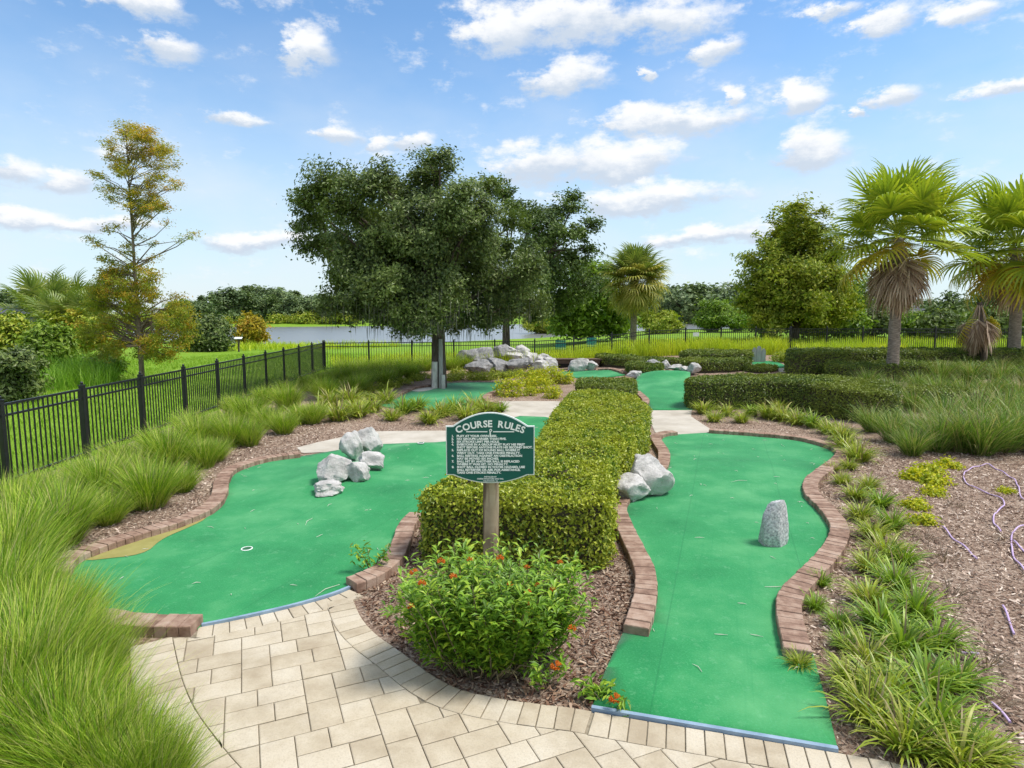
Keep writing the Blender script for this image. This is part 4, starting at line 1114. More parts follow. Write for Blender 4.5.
# ------------------------------------------------------------------ shrubs
def ball_mesh(name, mats, r=0.4, h=0.5, n=900, leaf=0.06, lw=0.45, stems=7, clumps=26, spread=1.0, sig=0.22, top=0.4):
    """a small shrub: stems from one point and leaf clumps over a dome"""
    mb = MB()
    d = rand_dirs(clumps); d[:, 2] = np.abs(d[:, 2]) * 0.95 + 0.05
    C = d * np.array([r, r, h * 0.8]) * rng.uniform(0.45, 0.95, clumps)[:, None] ** 0.6
    C[:, 2] += h * 0.12
    idx = rng.integers(0, clumps, n)
    P = C[idx] + rng.normal(size=(n, 3)) * sig * np.array([r, r, h * .8])
    P[:, 2] = np.abs(P[:, 2])
    nn = P / (np.linalg.norm(P, axis=1)[:, None] + 1e-9); nn[:, 2] += top
    leaves(mb, P, nn, leaf, leaf * lw, spread=spread)
    for k in range(stems):
        c = C[k % clumps]; tube(mb, [(0, 0, -.02), c * np.array([.35, .35, .5]), c], [0.012, 0.009, 0.004], 5, m=1)
    return mb.mesh(name, [mats, M['stem']])
gold = [ball_mesh('golden_shrub', M['l_gold'], r=.40, h=.62, n=800, leaf=.10, lw=.4) for _ in range(2)]
for i, (px, py, s, lb) in enumerate([(509, 396, 1.1, 'golden shrub inside the small hooked kerb'), (527, 386, 1.0, 'golden shrub behind the hooked kerb shrub'), (537, 392, 1.0, 'golden shrub in the middle of the mulch bed behind the sign'), (551, 384, 1.1, 'golden shrub near the low dark hedge, back row'), (553, 398, .75, 'low golden shrub nearest the concrete walk'), (541, 381, .8, 'golden shrub next to the boulder pile'), (564, 384, .9, 'golden shrub touching the low dark hedge'), (530, 396, .55, 'tiny golden shrub in the mulch by the walk')]):
    x, y = G(px, py); put('golden_shrub', gold[i % 2], x, y, s, lb, 'shrub', 'golden shrubs behind the sign')
sedum = [ball_mesh('sedum_mound', M['l_gold'], r=.15, h=.13, n=620, leaf=.06, lw=.6, sig=.5, clumps=7, stems=0) for _ in range(2)]  # low sedum mounds of loose leaves, without woody stems
for i, (px, py, s, lb) in enumerate([(917, 480, 1.0, 'yellow sedum mound at the left of the biggest patch'), (930, 473, 1.0, 'yellow sedum mound topping the biggest patch'), (934, 484, 1.0, 'yellow sedum mound at the middle of the biggest patch'), (933, 495, .8, 'yellow sedum mound at the foot of the biggest patch'), (949, 468, .9, 'yellow sedum mound alone beside the biggest patch'), (913, 508, .8, 'small yellow sedum mound below the biggest patch'), (921, 524, .75, 'lowest yellow sedum mound in the bare bed'), (1006, 493, .5, 'faint sedum mound inside the long hose loop')]):
    x, y = G(px, py); put('sedum_mound', sedum[i % 2], x, y, s, lb, 'sedum', 'yellow sedum in the bare bed')
haw = [ball_mesh('low_shrub', M['l_lime'], r=.55, h=.55, n=900, leaf=.10, lw=.5) for _ in range(3)]
for i, (px, py, s) in enumerate([(345, 399, .8), (362, 393, .9), (378, 391, .9), (392, 388, .9), (404, 385, .9), (416, 381, .9), (452, 381, 1.0), (464, 380, 1.0), (476, 380, 1.0), (488, 380, 1.1), (499, 379, 1.0), (510, 378, 1.0), (520, 376, .9), (458, 375, 1.0), (474, 374, 1.0), (492, 374, .9), (425, 379, .9), (534, 376, .9), (385, 396, .8), (368, 400, .8)]):
    x, y = G(px, py); put('low_shrub', haw[i % 3], x, y, s * .62, f'low light green leafy shrub around the oak foot, {ordn(i)} from the grass bank', 'shrub', 'low shrubs around the oak')
for i, (px, py, s, lb) in enumerate([(800, 374, .9, 'yellowish shrub behind the long dark hedge, left of two'), (815, 374, .9, 'yellowish shrub behind the long dark hedge, right of two'), (782, 362, 1.0, 'pale yellow shrub right of the grey picket board')]):
    x, y = G(px, py); put('low_shrub', haw[i % 3], x, y, s, lb, 'shrub', 'yellowish shrubs by the far hedges')

# fire bush in front of the sign
fx, fy = G(492, 666)
fb = thing('fire_bush', 'bright green flowering bush with orange blossoms in front of the sign', 'flowering bush', (fx, fy, 0))
mbl, mbs = MB(), MB()
tips = []
for k in range(360):
    a = rng.uniform(0, 2 * math.pi); rr = math.sqrt(rng.uniform(0, 1))
    bx_, by_ = 0.58 * rr * math.cos(a), 0.33 * rr * math.sin(a)
    ex, ey = bx_ * 1.28 + rng.normal() * .06, by_ * 1.45 + rng.normal() * .05
    ht = (0.87 - 0.05 * rr ** 2) * rng.uniform(0.55, 1.03)
    pts = np.array([(bx_ * .6, by_ * .6, -.02), (bx_, by_, ht * .4), ((bx_ + ex) / 2, (by_ + ey) / 2, ht * .75), (ex, ey, ht)])
    if k < 60: tube(mbs, pts, [.008, .006, .005, .003], 5)
    tips.append(pts[-1])
    nl = 34
    t = rng.uniform(0.12, 1.02, nl) ** 0.8
    P = np.stack([np.interp(t, [0, .4, .75, 1.0], pts[:, c]) for c in range(3)], 1)
    ph = rng.uniform(0, 2 * math.pi, nl)
    out = np.stack([np.cos(ph), np.sin(ph), rng.uniform(.05, .95, nl)], 1)
    out /= np.linalg.norm(out, axis=1)[:, None]
    L = rng.uniform(.06, .105, nl)[:, None]; W = L * .27
    b = np.cross(out, [0, 0, 1.0]); b /= np.linalg.norm(b, axis=1)[:, None] + 1e-9
    dn = np.array([0, 0, -1.0])
    p0 = P + out * .012; pm = p0 + out * L * .5; pt = p0 + out * L + dn * L * .16
    V = np.stack([p0, pm + b * W * .55 + [0, 0, .006], pt, pm - b * W * .55 + [0, 0, .006], pm], 1)
    o = (np.arange(nl) * 5)[:, None]
    mbl.add(V.reshape(-1, 3), tris=np.concatenate([o + np.array(f) for f in ([0, 4, 1], [0, 3, 4], [4, 2, 1], [4, 3, 2])]))
mbl.build('foliage', M['l_fire'], fb)
for _ in range(16):   # bare arching twigs at the foot
    a = rng.uniform(math.pi, 2 * math.pi); tube(mbs, [(.2 * math.cos(a) - .05, .1 * math.sin(a) - .1, 0), (.32 * math.cos(a), .3 * math.sin(a) - .1, .2), (.42 * math.cos(a), .4 * math.sin(a) - .12, .16 + .15 * rng.uniform())], [.006, .005, .002], 5)
mbs.build('stems', M['stem'], fb)
def flower_mesh():
    mb = MB()
    for k in range(16):
        d = rand_dirs(1)[0]; d[2] = abs(d[2]) * .8 + .05; d /= np.linalg.norm(d)
        tube(mb, [d * .008, d * .028, d * .036], [.0025, .0035, .0075], 6, cap=False)
    return mb.mesh('flower', M['flower'])
fm = [flower_mesh() for _ in range(3)]
def fire_pt(px, py):
    # nearest stem tip to the line of sight through the photo position, kept on the front of the bush
    d = ray(px, py)
    dep = fy - 0.28 - 0.1 * abs(px - 495) / 100 + max(0, (600 - py)) * 0.006
    t = dep / d[1]
    return np.array([d[0] * t - fx, dep - fy, CAM_H + d[2] * t])
for i, (px, py) in enumerate([(414, 573), (422, 584), (411, 607), (453, 577), (500, 559), (527, 568), (528, 593), (531, 605), (527, 615), (500, 624), (516, 621), (538, 586), (553, 590), (572, 629), (470, 560), (441, 562), (510, 585), (560, 563)]):
    o = link('flower', fm[i % 3], fb, fire_pt(px, py)); o.scale = (random.uniform(.65, .95),) * 3; o.rotation_euler = (0, 0, i)

# small sprigs beside the bush
def sprig(px, py, label, n=26, h=.34, flower=False):
    x, y = G(px, py)
    o = thing('leafy_sprig', label, 'plant', (x, y, zt(x, y)))
    mb, ms = MB(), MB()
    for k in range(5):
        a = rng.uniform(0, 6.28); tip = np.array([.16 * math.cos(a), .16 * math.sin(a), h * rng.uniform(.7, 1)])
        tube(ms, [(0, 0, -.01), tip * [.4, .4, .6], tip], [.004, .003, .002], 5)
        P = np.array([0, 0, 0]) + rng.uniform(.4, 1, n)[:, None] * tip + rng.normal(size=(n, 3)) * .03
        leaves(mb, P, np.tile([0, 0, 1.0], (n, 1)), .07, .022, spread=.7)
    mb.build('foliage', M['l_fire'], o); ms.build('stems', M['stem'], o)
    if flower: q = link('flower', fm[0], o, (.05, -.1, h * .95)); q.scale = (1.2,) * 3
sprig(372, 575, 'loose green sprig leaning over the short kerb left of the bush')
sprig(605, 706, 'small sprig with one orange flower beside the right green corner', h=.12, flower=True)
sprig(548, 690, 'yellow-green sprig at the front edge of the flowering bush', h=.25, flower=True)

# ------------------------------------------------------------------ bark chips and litter (stuff)
polys_out = [left_poly, right_poly, back3, green5, walk1, walk2, base]
def arr_inside(X, poly):
    A = np.array(poly); B = np.roll(A, -1, 0); ins = np.zeros(len(X), bool)
    for (xi, yi), (xj, yj) in zip(A, B):
        cond = (yi > X[:, 1]) != (yj > X[:, 1])
        ins ^= cond & (X[:, 0] < (xj - xi) * (X[:, 1] - yi) / (yj - yi + 1e-12) + xi)
    return ins
def chips(name, regions, mat, label, L=.05):
    mb = MB()
    for reg, dens in regions:
        A = np.array(reg); lo, hi = A.min(0), A.max(0)
        X = rng.uniform(lo, hi, (int(dens * (hi - lo).prod()), 2))
        X = X[arr_inside(X, reg)]
        for p in polys_out: X = X[~arr_inside(X, p)]
        n = len(X)
        z = np.array([zt(x, y) for x, y in X]) + .012 + rng.uniform(0, .022, n)
        a = rng.uniform(0, 6.28, n); tl = rng.normal(size=n) * .35
        t = np.stack([np.cos(a) * np.cos(tl), np.sin(a) * np.cos(tl), np.sin(tl)], 1)
        b = np.cross(t, rand_dirs(n) * .5 + [0, 0, 1.0]); b /= np.linalg.norm(b, axis=1)[:, None]
        c = np.cross(t, b)
        l = L * rng.uniform(.35, 1.2, n)[:, None]; w = l * rng.uniform(.18, .4, n)[:, None]; th = .006
        P = np.c_[X, z]
        V = np.stack([P - t * l / 2 - b * w / 2, P - t * l / 2 + b * w / 2, P - t * l * .42 + c * th, P + t * l / 2 - b * w / 3, P + t * l / 2 + b * w / 3, P + t * l * .42 + c * th], 1)
        o = (np.arange(n) * 6)[:, None]
        q = np.concatenate([o + np.array(f) for f in ([0, 3, 5, 2], [2, 5, 4, 1], [1, 4, 3, 0])])
        tr = np.concatenate([o + np.array(f) for f in ([0, 2, 1], [3, 4, 5])])
        mb.add(V.reshape(-1, 3), q, tr)
    o = mb.build(name, mat); tag(o, label, 'bark mulch', kind='stuff')
chips('bark_mulch', [(GP([(345, 585), (400, 500), (660, 480), (660, 560), (640, 640), (590, 720), (470, 700), (400, 660)]), 1100)], M['chip'], 'red-brown bark chips around the flowering bush')
chips('bark_mulch', [(GP([(800, 800), (1100, 800), (1100, 430), (850, 440), (760, 520)]), 520), (GP([(50, 590), (300, 460), (330, 425), (260, 420), (60, 530)]), 420), (GP([(80, 650), (110, 600), (210, 615), (200, 660)]), 300), (GP([(270, 450), (400, 434), (520, 415), (520, 395), (380, 395)]), 150), (GP([(690, 430), (860, 440), (850, 405), (700, 405)]), 150)], M['chip_pale'], 'pale grey-brown bark chips covering the open beds', L=.048)
# pale straw and leaf bits lying on the carpets and the pavers
mb = MB()
for poly, k, bfn in ((left_poly, 60, bump_left), (right_poly, 50, bump_right)):
    A = np.array(poly); X = rng.uniform(A.min(0), A.max(0), (k * 3, 2)); X = X[arr_inside(X, poly)][:k]
    for x, y in X:
        z = zt(x, y) + TU + bfn(x, y) + .006
        a = rng.uniform(0, 6.28); L = rng.uniform(.015, .06) * (3 if rng.uniform() < .06 else 1)
        d = np.array([math.cos(a), math.sin(a), 0]) * L
        tube(mb, [np.array([x, y, z]) - d, np.array([x, y, z]) + [0, 0, .006] + np.array([d[1], -d[0], 0]) * .2, np.array([x, y, z]) + d], [.002, .0035, .001], 4)
o = mb.build('fallen_leaves', M['sand']); tag(o, 'scattered pale straw bits lying on the green carpets', 'litter', kind='stuff')

# ------------------------------------------------------------------ meadow grass at the back (stuff)
def meadow(name, poly, dens, h, wd, mat, label, segs=4, spread=.5, droop=.7, patch=0.35):
    A = np.array(poly); lo, hi = A.min(0), A.max(0)
    X = rng.uniform(lo, hi, (int(dens * (hi - lo).prod()), 2)); X = X[arr_inside(X, poly)]
    k = np.array([mnoise.noise(Vector((x * .8, y * .8, 3))) for x, y in X])
    keep = k > -patch; X, k = X[keep], k[keep]
    n = len(X); z = np.array([zt(x, y) for x, y in X])
    mb = MB()
    blades(mb, np.c_[X, z - .02], rng.uniform(0, 6.28, n), spread * rng.uniform(0, 1, n), droop * rng.uniform(.2, 1.2, n), h * rng.uniform(.55, 1.05, n) * (1 + .35 * k), np.full(n, wd), segs)
    tag(mb.build(name, mat), label, 'grass', kind='stuff')
def behind(px, y): return tuple(at(px, 340, y)[:2])
meadow('meadow_grass', [behind(452, 29.8), behind(560, 30.0), behind(640, 31.3), behind(780, 31.6), behind(790, 33.3), behind(640, 32.6), behind(452, 30.5)], 330, 1.05, .022, M['g_far'], 'tall yellow-green grass in front of the back fence')
meadow('meadow_grass', [behind(800, 30.8), behind(905, 30.8), behind(905, 33), behind(800, 33.2)], 260, .8, .02, M['g_far'], 'yellow-green grass tuft strip behind the longest far hedge')
meadow('meadow_grass', [behind(335, 29.6), behind(450, 30.8), behind(640, 33.4), behind(800, 34.2), behind(1060, 33.8), behind(1060, 43), behind(800, 43), behind(640, 40), behind(450, 35), behind(330, 33)], 100, .75, .035, M['g_far'], 'rough yellow-green grass beyond the back fence', segs=3)
meadow('lawn_grass', [tuple(LF0 + [.9, 2]), tuple(CORNER + [.7, 0]), (CORNER[0] - .2, 40), (-16, 44), (-24, 30), (-16, 8)], 130, .20, .016, M['g_lawn'], 'bright lawn grass between the long fence and the trees', segs=3, droop=1.0)
mp_ = [behind(40, 21), behind(105, 22), behind(125, 29), behind(60, 30), behind(20, 26)]
meadow('marsh_grass', mp_, 130, 1.15, .022, M['g_marsh'], 'tall bright green marsh grass below the palmetto thicket', segs=4)
meadow('shore_grass', [flat(180, 352), flat(330, 350), flat(400, 347), flat(400, 345.5), flat(262, 346), flat(200, 347)], 22, .7, .05, M['g_far'], 'pale reedy grass along the near lake shore', segs=3)

# ------------------------------------------------------------------ trees
def lobe_tree(name, label, base_px, depth, lobes, mats, rt=.25, fork=.35, cl=9, per=55, sig=.28, leaf=.11, lw=.5, dz=.7, group=None, cat='tree', moss=False, lean=0, bark='bark', extra_branches=3, straight=False, basexy=None, seed=1, sat=4):
    """trunk and limbs reaching into foliage lobes given by photo position and radius at this depth"""
    global rng
    keep = rng; rng = np.random.default_rng(seed)
    bx, by = (basexy if basexy else (at(base_px, 300, depth)[0], depth))
    bz = zt(bx, by)
    root = thing(name, label, cat, (bx, by, bz), group=group)
    o = np.array([bx, by, bz])
    s = depth / F_PX / CP
    C, Rr = [], []
    top = max(at(x, y, depth)[2] - bz for x, y, r in lobes)
    half = max(abs(at(x, y, depth)[0] - bx) for x, y, r in lobes) + .01
    for x, y, r in lobes:
        c = at(x, y, depth) - o
        room = math.sqrt(max(.08, 1 - (c[0] / half) ** 2)) * half
        c[1] += rng.uniform(-1, 1) * room * dz
        # keep the lobe on its line of sight after moving it in depth
        k = (by + c[1]) / by
        c[0] = (c[0] + bx) * k - bx; c[2] = (c[2] + bz - CAM_H) * k + CAM_H - bz
        C.append(c); Rr.append(r * s)
    tb, cr = MB(), MB()
    fz = top * fork
    tp = np.array([lean * fz, 0, fz])
    if straight: tops = np.array([lean * top, 0, top * .97])
    tube(tb, [(0, 0, -.3), (0, 0, fz * .25), (lean * fz * .6, .02, fz * .6), tp] if not straight else [(0, 0, -.3), tops * .25, tops * .6, tops], [rt * 1.25, rt, rt * .9, rt * .8] if not straight else [rt * 1.2, rt * .85, rt * .5, rt * .1], 12, jitter=.05)
    pts_all = []
    for c, r in zip(C, Rr):
        if straight:
            zz = max(.15 * top, min(c[2] - .55 * abs(c[0]), top * .95)); st = np.array([lean * zz, 0, zz]); r0 = max(.012, rt * .4 * (1 - zz / top) + .01)
        else:
            st = tp * rng.uniform(.8, 1.0); r0 = rt * .38
        mid = st + (c - st) * .5 + rng.normal(size=3) * .08 * np.linalg.norm(c - st); mid[2] += .06 * np.linalg.norm((c - st)[:2])
        tube(tb, [st, mid, c], [r0, r0 * .6, max(.008, r0 * .25)], 7, cap=False)
        k = max(2, int(cl * (r / sig) ** 2 * .22))
        d = rand_dirs(k) * (rng.uniform(.1, 1, k) ** .5)[:, None] * r * .92
        d[:, 2] *= .8
        cc = c + d
        for _ in range(sat):
            sd_ = rand_dirs(1)[0]; sd_[2] = sd_[2] * .7 + .15; sc_ = c + sd_ * r * rng.uniform(.95, 1.55); ks = max(1, k // 12)
            cc = np.vstack([cc, sc_ + rng.normal(size=(ks, 3)) * r * .14])
            tube(tb, [c, (c + sc_) / 2, sc_], [max(.008, r0 * .25), .008, .004], 5, cap=False)
        for q in cc[:extra_branches + k // 6]: tube(tb, [c, (c + q) / 2 + rng.normal(size=3) * .05 * r, q], [max(.008, r0 * .28), max(.006, r0 * .16), .004], 5, cap=False)
        pts_all.append(cc)
    cc = np.concatenate(pts_all)
    n = len(cc) * per
    idx = np.repeat(np.arange(len(cc)), per)
    w = rng.normal(size=(n, 3)) * np.array([1, 1, .62])
    P = cc[idx] + w * sig * rng.uniform(.55, 1.2, len(cc))[idx][:, None]
    mean = cc.mean(0)
    nn = P - mean; nn /= np.linalg.norm(nn, axis=1)[:, None] + 1e-9; nn[:, 2] += .6
    if isinstance(mats, (list, tuple)):
        pick = rng.uniform(size=len(cc))[idx]
        hi = (P[:, 2] / top)
        sel = (pick + .5 * (hi - .5)) > .5
        leaves(cr, P[sel], nn[sel], leaf, leaf * lw, m=0, spread=1.0); leaves(cr, P[~sel], nn[~sel], leaf, leaf * lw, m=1, spread=1.0)
        ml_ = list(mats)
    else:
        leaves(cr, P, nn, leaf, leaf * lw, spread=1.0); ml_ = [mats]
    tb.build('trunk', M[bark], root)
    cr.build('crown', ml_, root)
    if moss:
        ms = MB(); low = cc[(cc[:, 2] < np.percentile(cc[:, 2], 16))]
        k = 1500
        b = low[rng.integers(0, len(low), k)] + rng.normal(size=(k, 3)) * .22
        blades(ms, b, rng.uniform(0, 6.28, k), math.pi - rng.uniform(0, .12, k), np.zeros(k), rng.uniform(.2, .65, k), np.full(k, .022), 4)
        ms.build('spanish_moss', M['moss'], root)
    rng = keep
    return root

oak = lobe_tree('oak_tree', 'large dark spreading oak with hanging moss and whitewashed trunk foot', 438, 22.3,
    [(322, 185, 19), (306, 200, 13), (318, 222, 18), (312, 245, 13), (340, 205, 20), (338, 245, 22), (366, 190, 18), (378, 178, 12), (372, 222, 26), (398, 195, 22), (410, 225, 26), (436, 172, 17), (428, 195, 22), (440, 158, 9), (450, 215, 22), (388, 262, 34), (352, 282, 26), (338, 300, 15), (428, 262, 36), (468, 272, 34), (455, 300, 30), (395, 305, 28), (362, 312, 14), (500, 285, 28), (478, 232, 20), (488, 188, 13), (482, 208, 15), (496, 248, 22), (515, 300, 24), (420, 318, 18), (480, 316, 18), (528, 268, 15), (462, 192, 8), (512, 225, 10), (400, 245, 24), (422, 240, 24), (442, 240, 24), (380, 238, 20), (410, 275, 26), (440, 290, 26), (372, 285, 22), (352, 262, 20), (435, 312, 20), (405, 322, 12), (456, 322, 12), (460, 250, 22)],
    M['l_oak'], rt=.26, fork=.36, cl=10.5, per=60, sig=.20, leaf=.125, sat=10, dz=.65, moss=True, seed=11)
# whitewashed foot and the two stakes
mb = MB(); tube(mb, [(-.12, -.31, -.05), (-.12, -.31, .4), (-.11, -.31, .98)], [.115, .11, .105], 10); o = mb.build('whitewashed_stake', M['whitewash'], oak)
mb = MB(); tube(mb, [(.10, -.28, -.05), (.10, -.28, .6), (.11, -.28, 1.78)], [.085, .08, .075], 10); mb.build('support_stake', M['grey_wood'], oak)
mb = MB(); tube(mb, [(.2, -.42, -.05), (.2, -.42, .52)], [.075, .07], 10); mb.build('whitewashed_stake', M['whitewash'], oak)
lobe_tree('oak_tree', 'second oak behind the large oak, thinner crown, beyond the back fence', 506, 37.5,
    [(530, 225, 12), (545, 240, 15), (560, 212, 11), (572, 208, 8), (566, 232, 14), (545, 275, 24), (574, 262, 13), (584, 285, 12), (520, 285, 24), (540, 308, 22), (563, 302, 18), (528, 252, 14), (590, 248, 7), (500, 310, 20), (580, 235, 7), (556, 258, 12), (515, 206, 14), (503, 190, 11), (535, 214, 12), (590, 226, 7), (574, 197, 6), (548, 222, 9)],
    M['l_oak2'], rt=.24, fork=.4, cl=8, per=50, sig=.27, leaf=.21, dz=.6, seed=5, sat=6)
lobe_tree('cypress_tree', 'soft bright green tree between the second oak and the shaggy palm', 592, 50,
    [(588, 272, 14), (585, 295, 22), (600, 300, 20), (580, 318, 22), (605, 318, 18), (615, 325, 14), (568, 322, 16)], M['l_green'], rt=.18, fork=.3, cl=20, per=60, sig=.45, leaf=.34, seed=6, straight=True)
_r = random.Random(5)
def _spray(y0, y1, k, r0, r1, prof):
    out = []
    for _ in range(k):
        y = _r.uniform(y0, y1); w = np.interp(y, [p[0] for p in prof], [p[1] for p in prof]); c_ = np.interp(y, [p[0] for p in prof], [p[2] for p in prof])
        out.append((c_ + _r.uniform(-1, 1) * w, y, _r.uniform(r0, r1)))
    return out
_sp = (_spray(127, 210, 105, 3.5, 7, [(127, 14, 130), (150, 34, 135), (180, 44, 138), (200, 32, 142), (210, 18, 140)])
       + _spray(205, 272, 30, 2.5, 5, [(205, 18, 140), (235, 40, 140), (250, 34, 130), (272, 28, 130)]) + [(188, 236, 4), (195, 234, 3), (178, 241, 4), (98, 243, 4), (90, 240, 3)]
       + _spray(272, 356, 120, 5.5, 9.5, [(272, 24, 130), (290, 40, 136), (310, 52, 138), (335, 56, 138), (356, 38, 138)]))
lobe_tree('cypress_tree', 'tall thin cypress turning orange, beyond the long fence', 137, 24.0, _sp, [M['l_cypy'], M['l_cyp']], rt=.085, fork=.4, cl=8, per=30, sig=.13, leaf=.095, lw=.36, bark='bark_pale', dz=.6, straight=True, seed=7, extra_branches=1, sat=1)
lobe_tree('cypress_tree', 'broad olive-green cypress behind the fence, left of the palms', 797, 40,
    [(797, 215, 12), (790, 228, 18), (808, 232, 16), (778, 245, 18), (800, 250, 26), (825, 255, 16), (768, 268, 20), (795, 275, 30), (828, 278, 22), (755, 292, 18), (785, 300, 28), (815, 302, 28), (748, 305, 10), (770, 318, 18), (800, 318, 22), (838, 300, 18), (835, 318, 14)], [M['l_cyp'], M['l_lime']], rt=.24, fork=.3, cl=8, per=56, sig=.26, leaf=.22, dz=.6, straight=True, seed=8, sat=7)
lobe_tree('broadleaf_tree', 'dark bushy tree behind the leaning palm trunk', 862, 47,
    [(848, 285, 20), (868, 295, 22), (850, 305, 22), (880, 308, 20), (858, 320, 18), (885, 322, 14)], M['l_green'], rt=.2, fork=.3, cl=9, per=50, sig=.42, leaf=.2, seed=9)
lobe_tree('broadleaf_tree', 'dark low tree beyond the fence between the two big palms', 945, 46,
    [(935, 318, 12), (950, 312, 14), (965, 318, 12), (945, 322, 12)], M['l_oak2'], rt=.15, fork=.3, cl=20, per=60, sig=.4, leaf=.32, seed=10)
lobe_tree('broadleaf_tree', 'dark tree beyond the fence behind the rightmost palm trunk', 1000, 48,
    [(995, 305, 16), (1012, 312, 16), (1030, 305, 18), (1005, 320, 12)], M['l_oak2'], rt=.18, fork=.3, cl=20, per=60, sig=.42, leaf=.32, seed=12)
# bushes by the lake and left of the fence
def bush(label, px, py, lobes, mat, depth=None, leaf=.14, sig=.26, seed=1, name='bush', per=60, cl=22, group=None):
    x, y = G(px, py)
    return lobe_tree(name, label, px, y, lobes, mat, rt=.06, fork=.22, cl=cl, per=per, sig=sig, leaf=leaf * 1.4, dz=.7, basexy=(x, y), cat='bush', seed=seed, group=group)
bush('round dark green bush by the lawn, right of the orange cypress', 208, 351, [(200, 330, 12), (215, 330, 12), (205, 342, 13), (218, 342, 11), (195, 342, 8), (210, 323, 7)], M['l_oak'], seed=21, leaf=.2, sig=.36)
bush('small golden yellow tree on the near lake shore', 251, 345, [(251, 323, 7), (246, 330, 8), (257, 330, 8), (251, 337, 9), (244, 338, 6), (258, 338, 6)], [M['l_yellow'], M['l_cypy']], seed=22, leaf=.24, sig=.4)
bush('dark grey-green bush against the long fence at the photo edge', 10, 402, [(8, 372, 18), (22, 385, 14), (0, 390, 18), (15, 360, 10), (-15, 375, 20)], M['l_oak'], seed=23, leaf=.11, sig=.2)
bush('yellow-green bush above the dark bush at the photo edge', 12, 372, [(5, 340, 14), (25, 348, 12), (15, 328, 10), (-10, 345, 14), (35, 360, 9), (28, 335, 8)], M['l_lime'], seed=24, leaf=.16, sig=.25)
bush('leafy green bush between the yellow-green bush and the palmettos', 50, 375, [(45, 345, 14), (60, 352, 12), (38, 358, 10), (55, 335, 10)], M['l_green'], seed=25, leaf=.16, sig=.25)
bush('small dark green bush at the foot of the orange cypress', 108, 378, [(105, 368, 8), (113, 366, 8), (100, 362, 6)], M['l_green'], seed=26, leaf=.14, sig=.2)
bush('yellow-tinged bush spreading left of the orange cypress', 78, 360, [(70, 325, 12), (85, 330, 12), (75, 342, 12), (95, 340, 10), (62, 335, 8)], [M['l_lime'], M['l_cypy']], seed=27, leaf=.16, sig=.26)
gm = 'green bushes beyond the back fence'
bush('bright green bush just right of the shaggy palm trunk', 655, 334, [(650, 322, 9), (662, 320, 10), (672, 326, 8), (658, 328, 9)], M['l_lime'], seed=28, leaf=.25, sig=.42, group=gm)
bush('dark green bush left of the shaggy palm trunk', 612, 334, [(605, 324, 10), (618, 325, 9), (596, 326, 9)], M['l_green'], seed=29, leaf=.25, sig=.42, group=gm)
bush('tall green bush in the gap between palm and cypress', 718, 332, [(705, 318, 10), (718, 312, 11), (730, 316, 11), (712, 324, 9), (738, 322, 9)], M['l_green'], seed=30, leaf=.25, sig=.45, group=gm)
bush('small green bush in front of the cypress trunk', 752, 331, [(748, 322, 8), (758, 320, 8), (765, 324, 8)], M['l_green'], seed=31, leaf=.25, sig=.42, group=gm)
bush('green bush beyond the boulder pile and the back fence', 545, 336, [(535, 322, 12), (552, 320, 12), (545, 328, 10), (566, 324, 10)], M['l_lime'], seed=32, leaf=.2, sig=.36, group=gm)

gu = 'dark bushes beyond the fence behind the palms'
for i, (px, D_, hh, m) in enumerate([(772, 41, 9, 'l_green'), (822, 43, 10, 'l_lime'), (846, 41, 11, 'l_green'), (872, 43, 10, 'l_oak'), (915, 44, 9, 'l_green'), (938, 41, 10, 'l_oak'), (962, 44, 9, 'l_green'), (990, 42, 10, 'l_oak'), (1020, 43, 11, 'l_green')]):
    x_ = at(px, 313, D_)[0]
    lobe_tree('bush', f'low dark bush beyond the fence behind hedge and palms, {ordn(i)} from the olive cypress', px, D_, [(px - 9, 330 - hh * .6, hh * .7), (px + 2, 330 - hh, hh * .8), (px + 11, 331 - hh * .6, hh * .7), (px - 2, 334 - hh * .4, hh * .7)], M[m], rt=.06, fork=.22, cl=22, per=60, sig=.4, leaf=.3, dz=.6, basexy=(x_, D_), cat='bush', seed=40 + i, group=gu)
# ------------------------------------------------------------------ palms
def frond_mesh(name, mat, L=1.05, pet=1.0, n=30, arc=2.35, droop=.9, wd=.078, fold=.25, costa=.35):
    mb = MB()
    # stalk along +X, sagging slightly
    xs = np.linspace(0, pet, 5); tube(mb, np.stack([xs, xs * 0, -.06 * xs ** 2], 1), np.linspace(.024, .012, 5), 5, cap=False)
    hub = np.array([pet, 0, -.06 * pet ** 2])
    th = np.linspace(-arc, arc, n)
    for t in th:
        ln = L * (1 - .28 * (abs(t) / arc) ** 2) * rng.uniform(.9, 1.05)
        d = np.array([math.cos(t), math.sin(t), 0])
        st = hub + np.array([costa * L * (1 - abs(t) / arc) ** 1.5, 0, -.10 * (1 - abs(t) / arc)])
        s = np.linspace(0, 1, 7)
        z = fold * abs(math.sin(t)) * s * ln * .5 - droop * ln * np.maximum(0, s - .3) ** 2
        r = s * ln * (1 - .18 * droop * s ** 3)
        P = st + d[None, :] * r[:, None]; P[:, 2] += z + rng.normal() * .015
        w = wd * np.array([.45, .9, 1.0, .95, .8, .55, .08]) * (L / 1.05)
        b = np.array([-d[1], d[0], 0.0])
        jag = rng.normal() * .12
        b2 = b * math.cos(jag) + np.array([0, 0, 1]) * math.sin(jag)
        V = np.concatenate([P - b2 * w[:, None] / 2, P + np.array([0, 0, -.3]) * w[:, None] * .6, P + b2 * w[:, None] / 2])
        k = len(s); q = []
        for i in range(k - 1):
            q.append([i, i + 1, k + i + 1, k + i]); q.append([k + i, k + i + 1, 2 * k + i + 1, 2 * k + i])
        mb.add(V, q, smooth=True)
    return mb.mesh(name, mat)
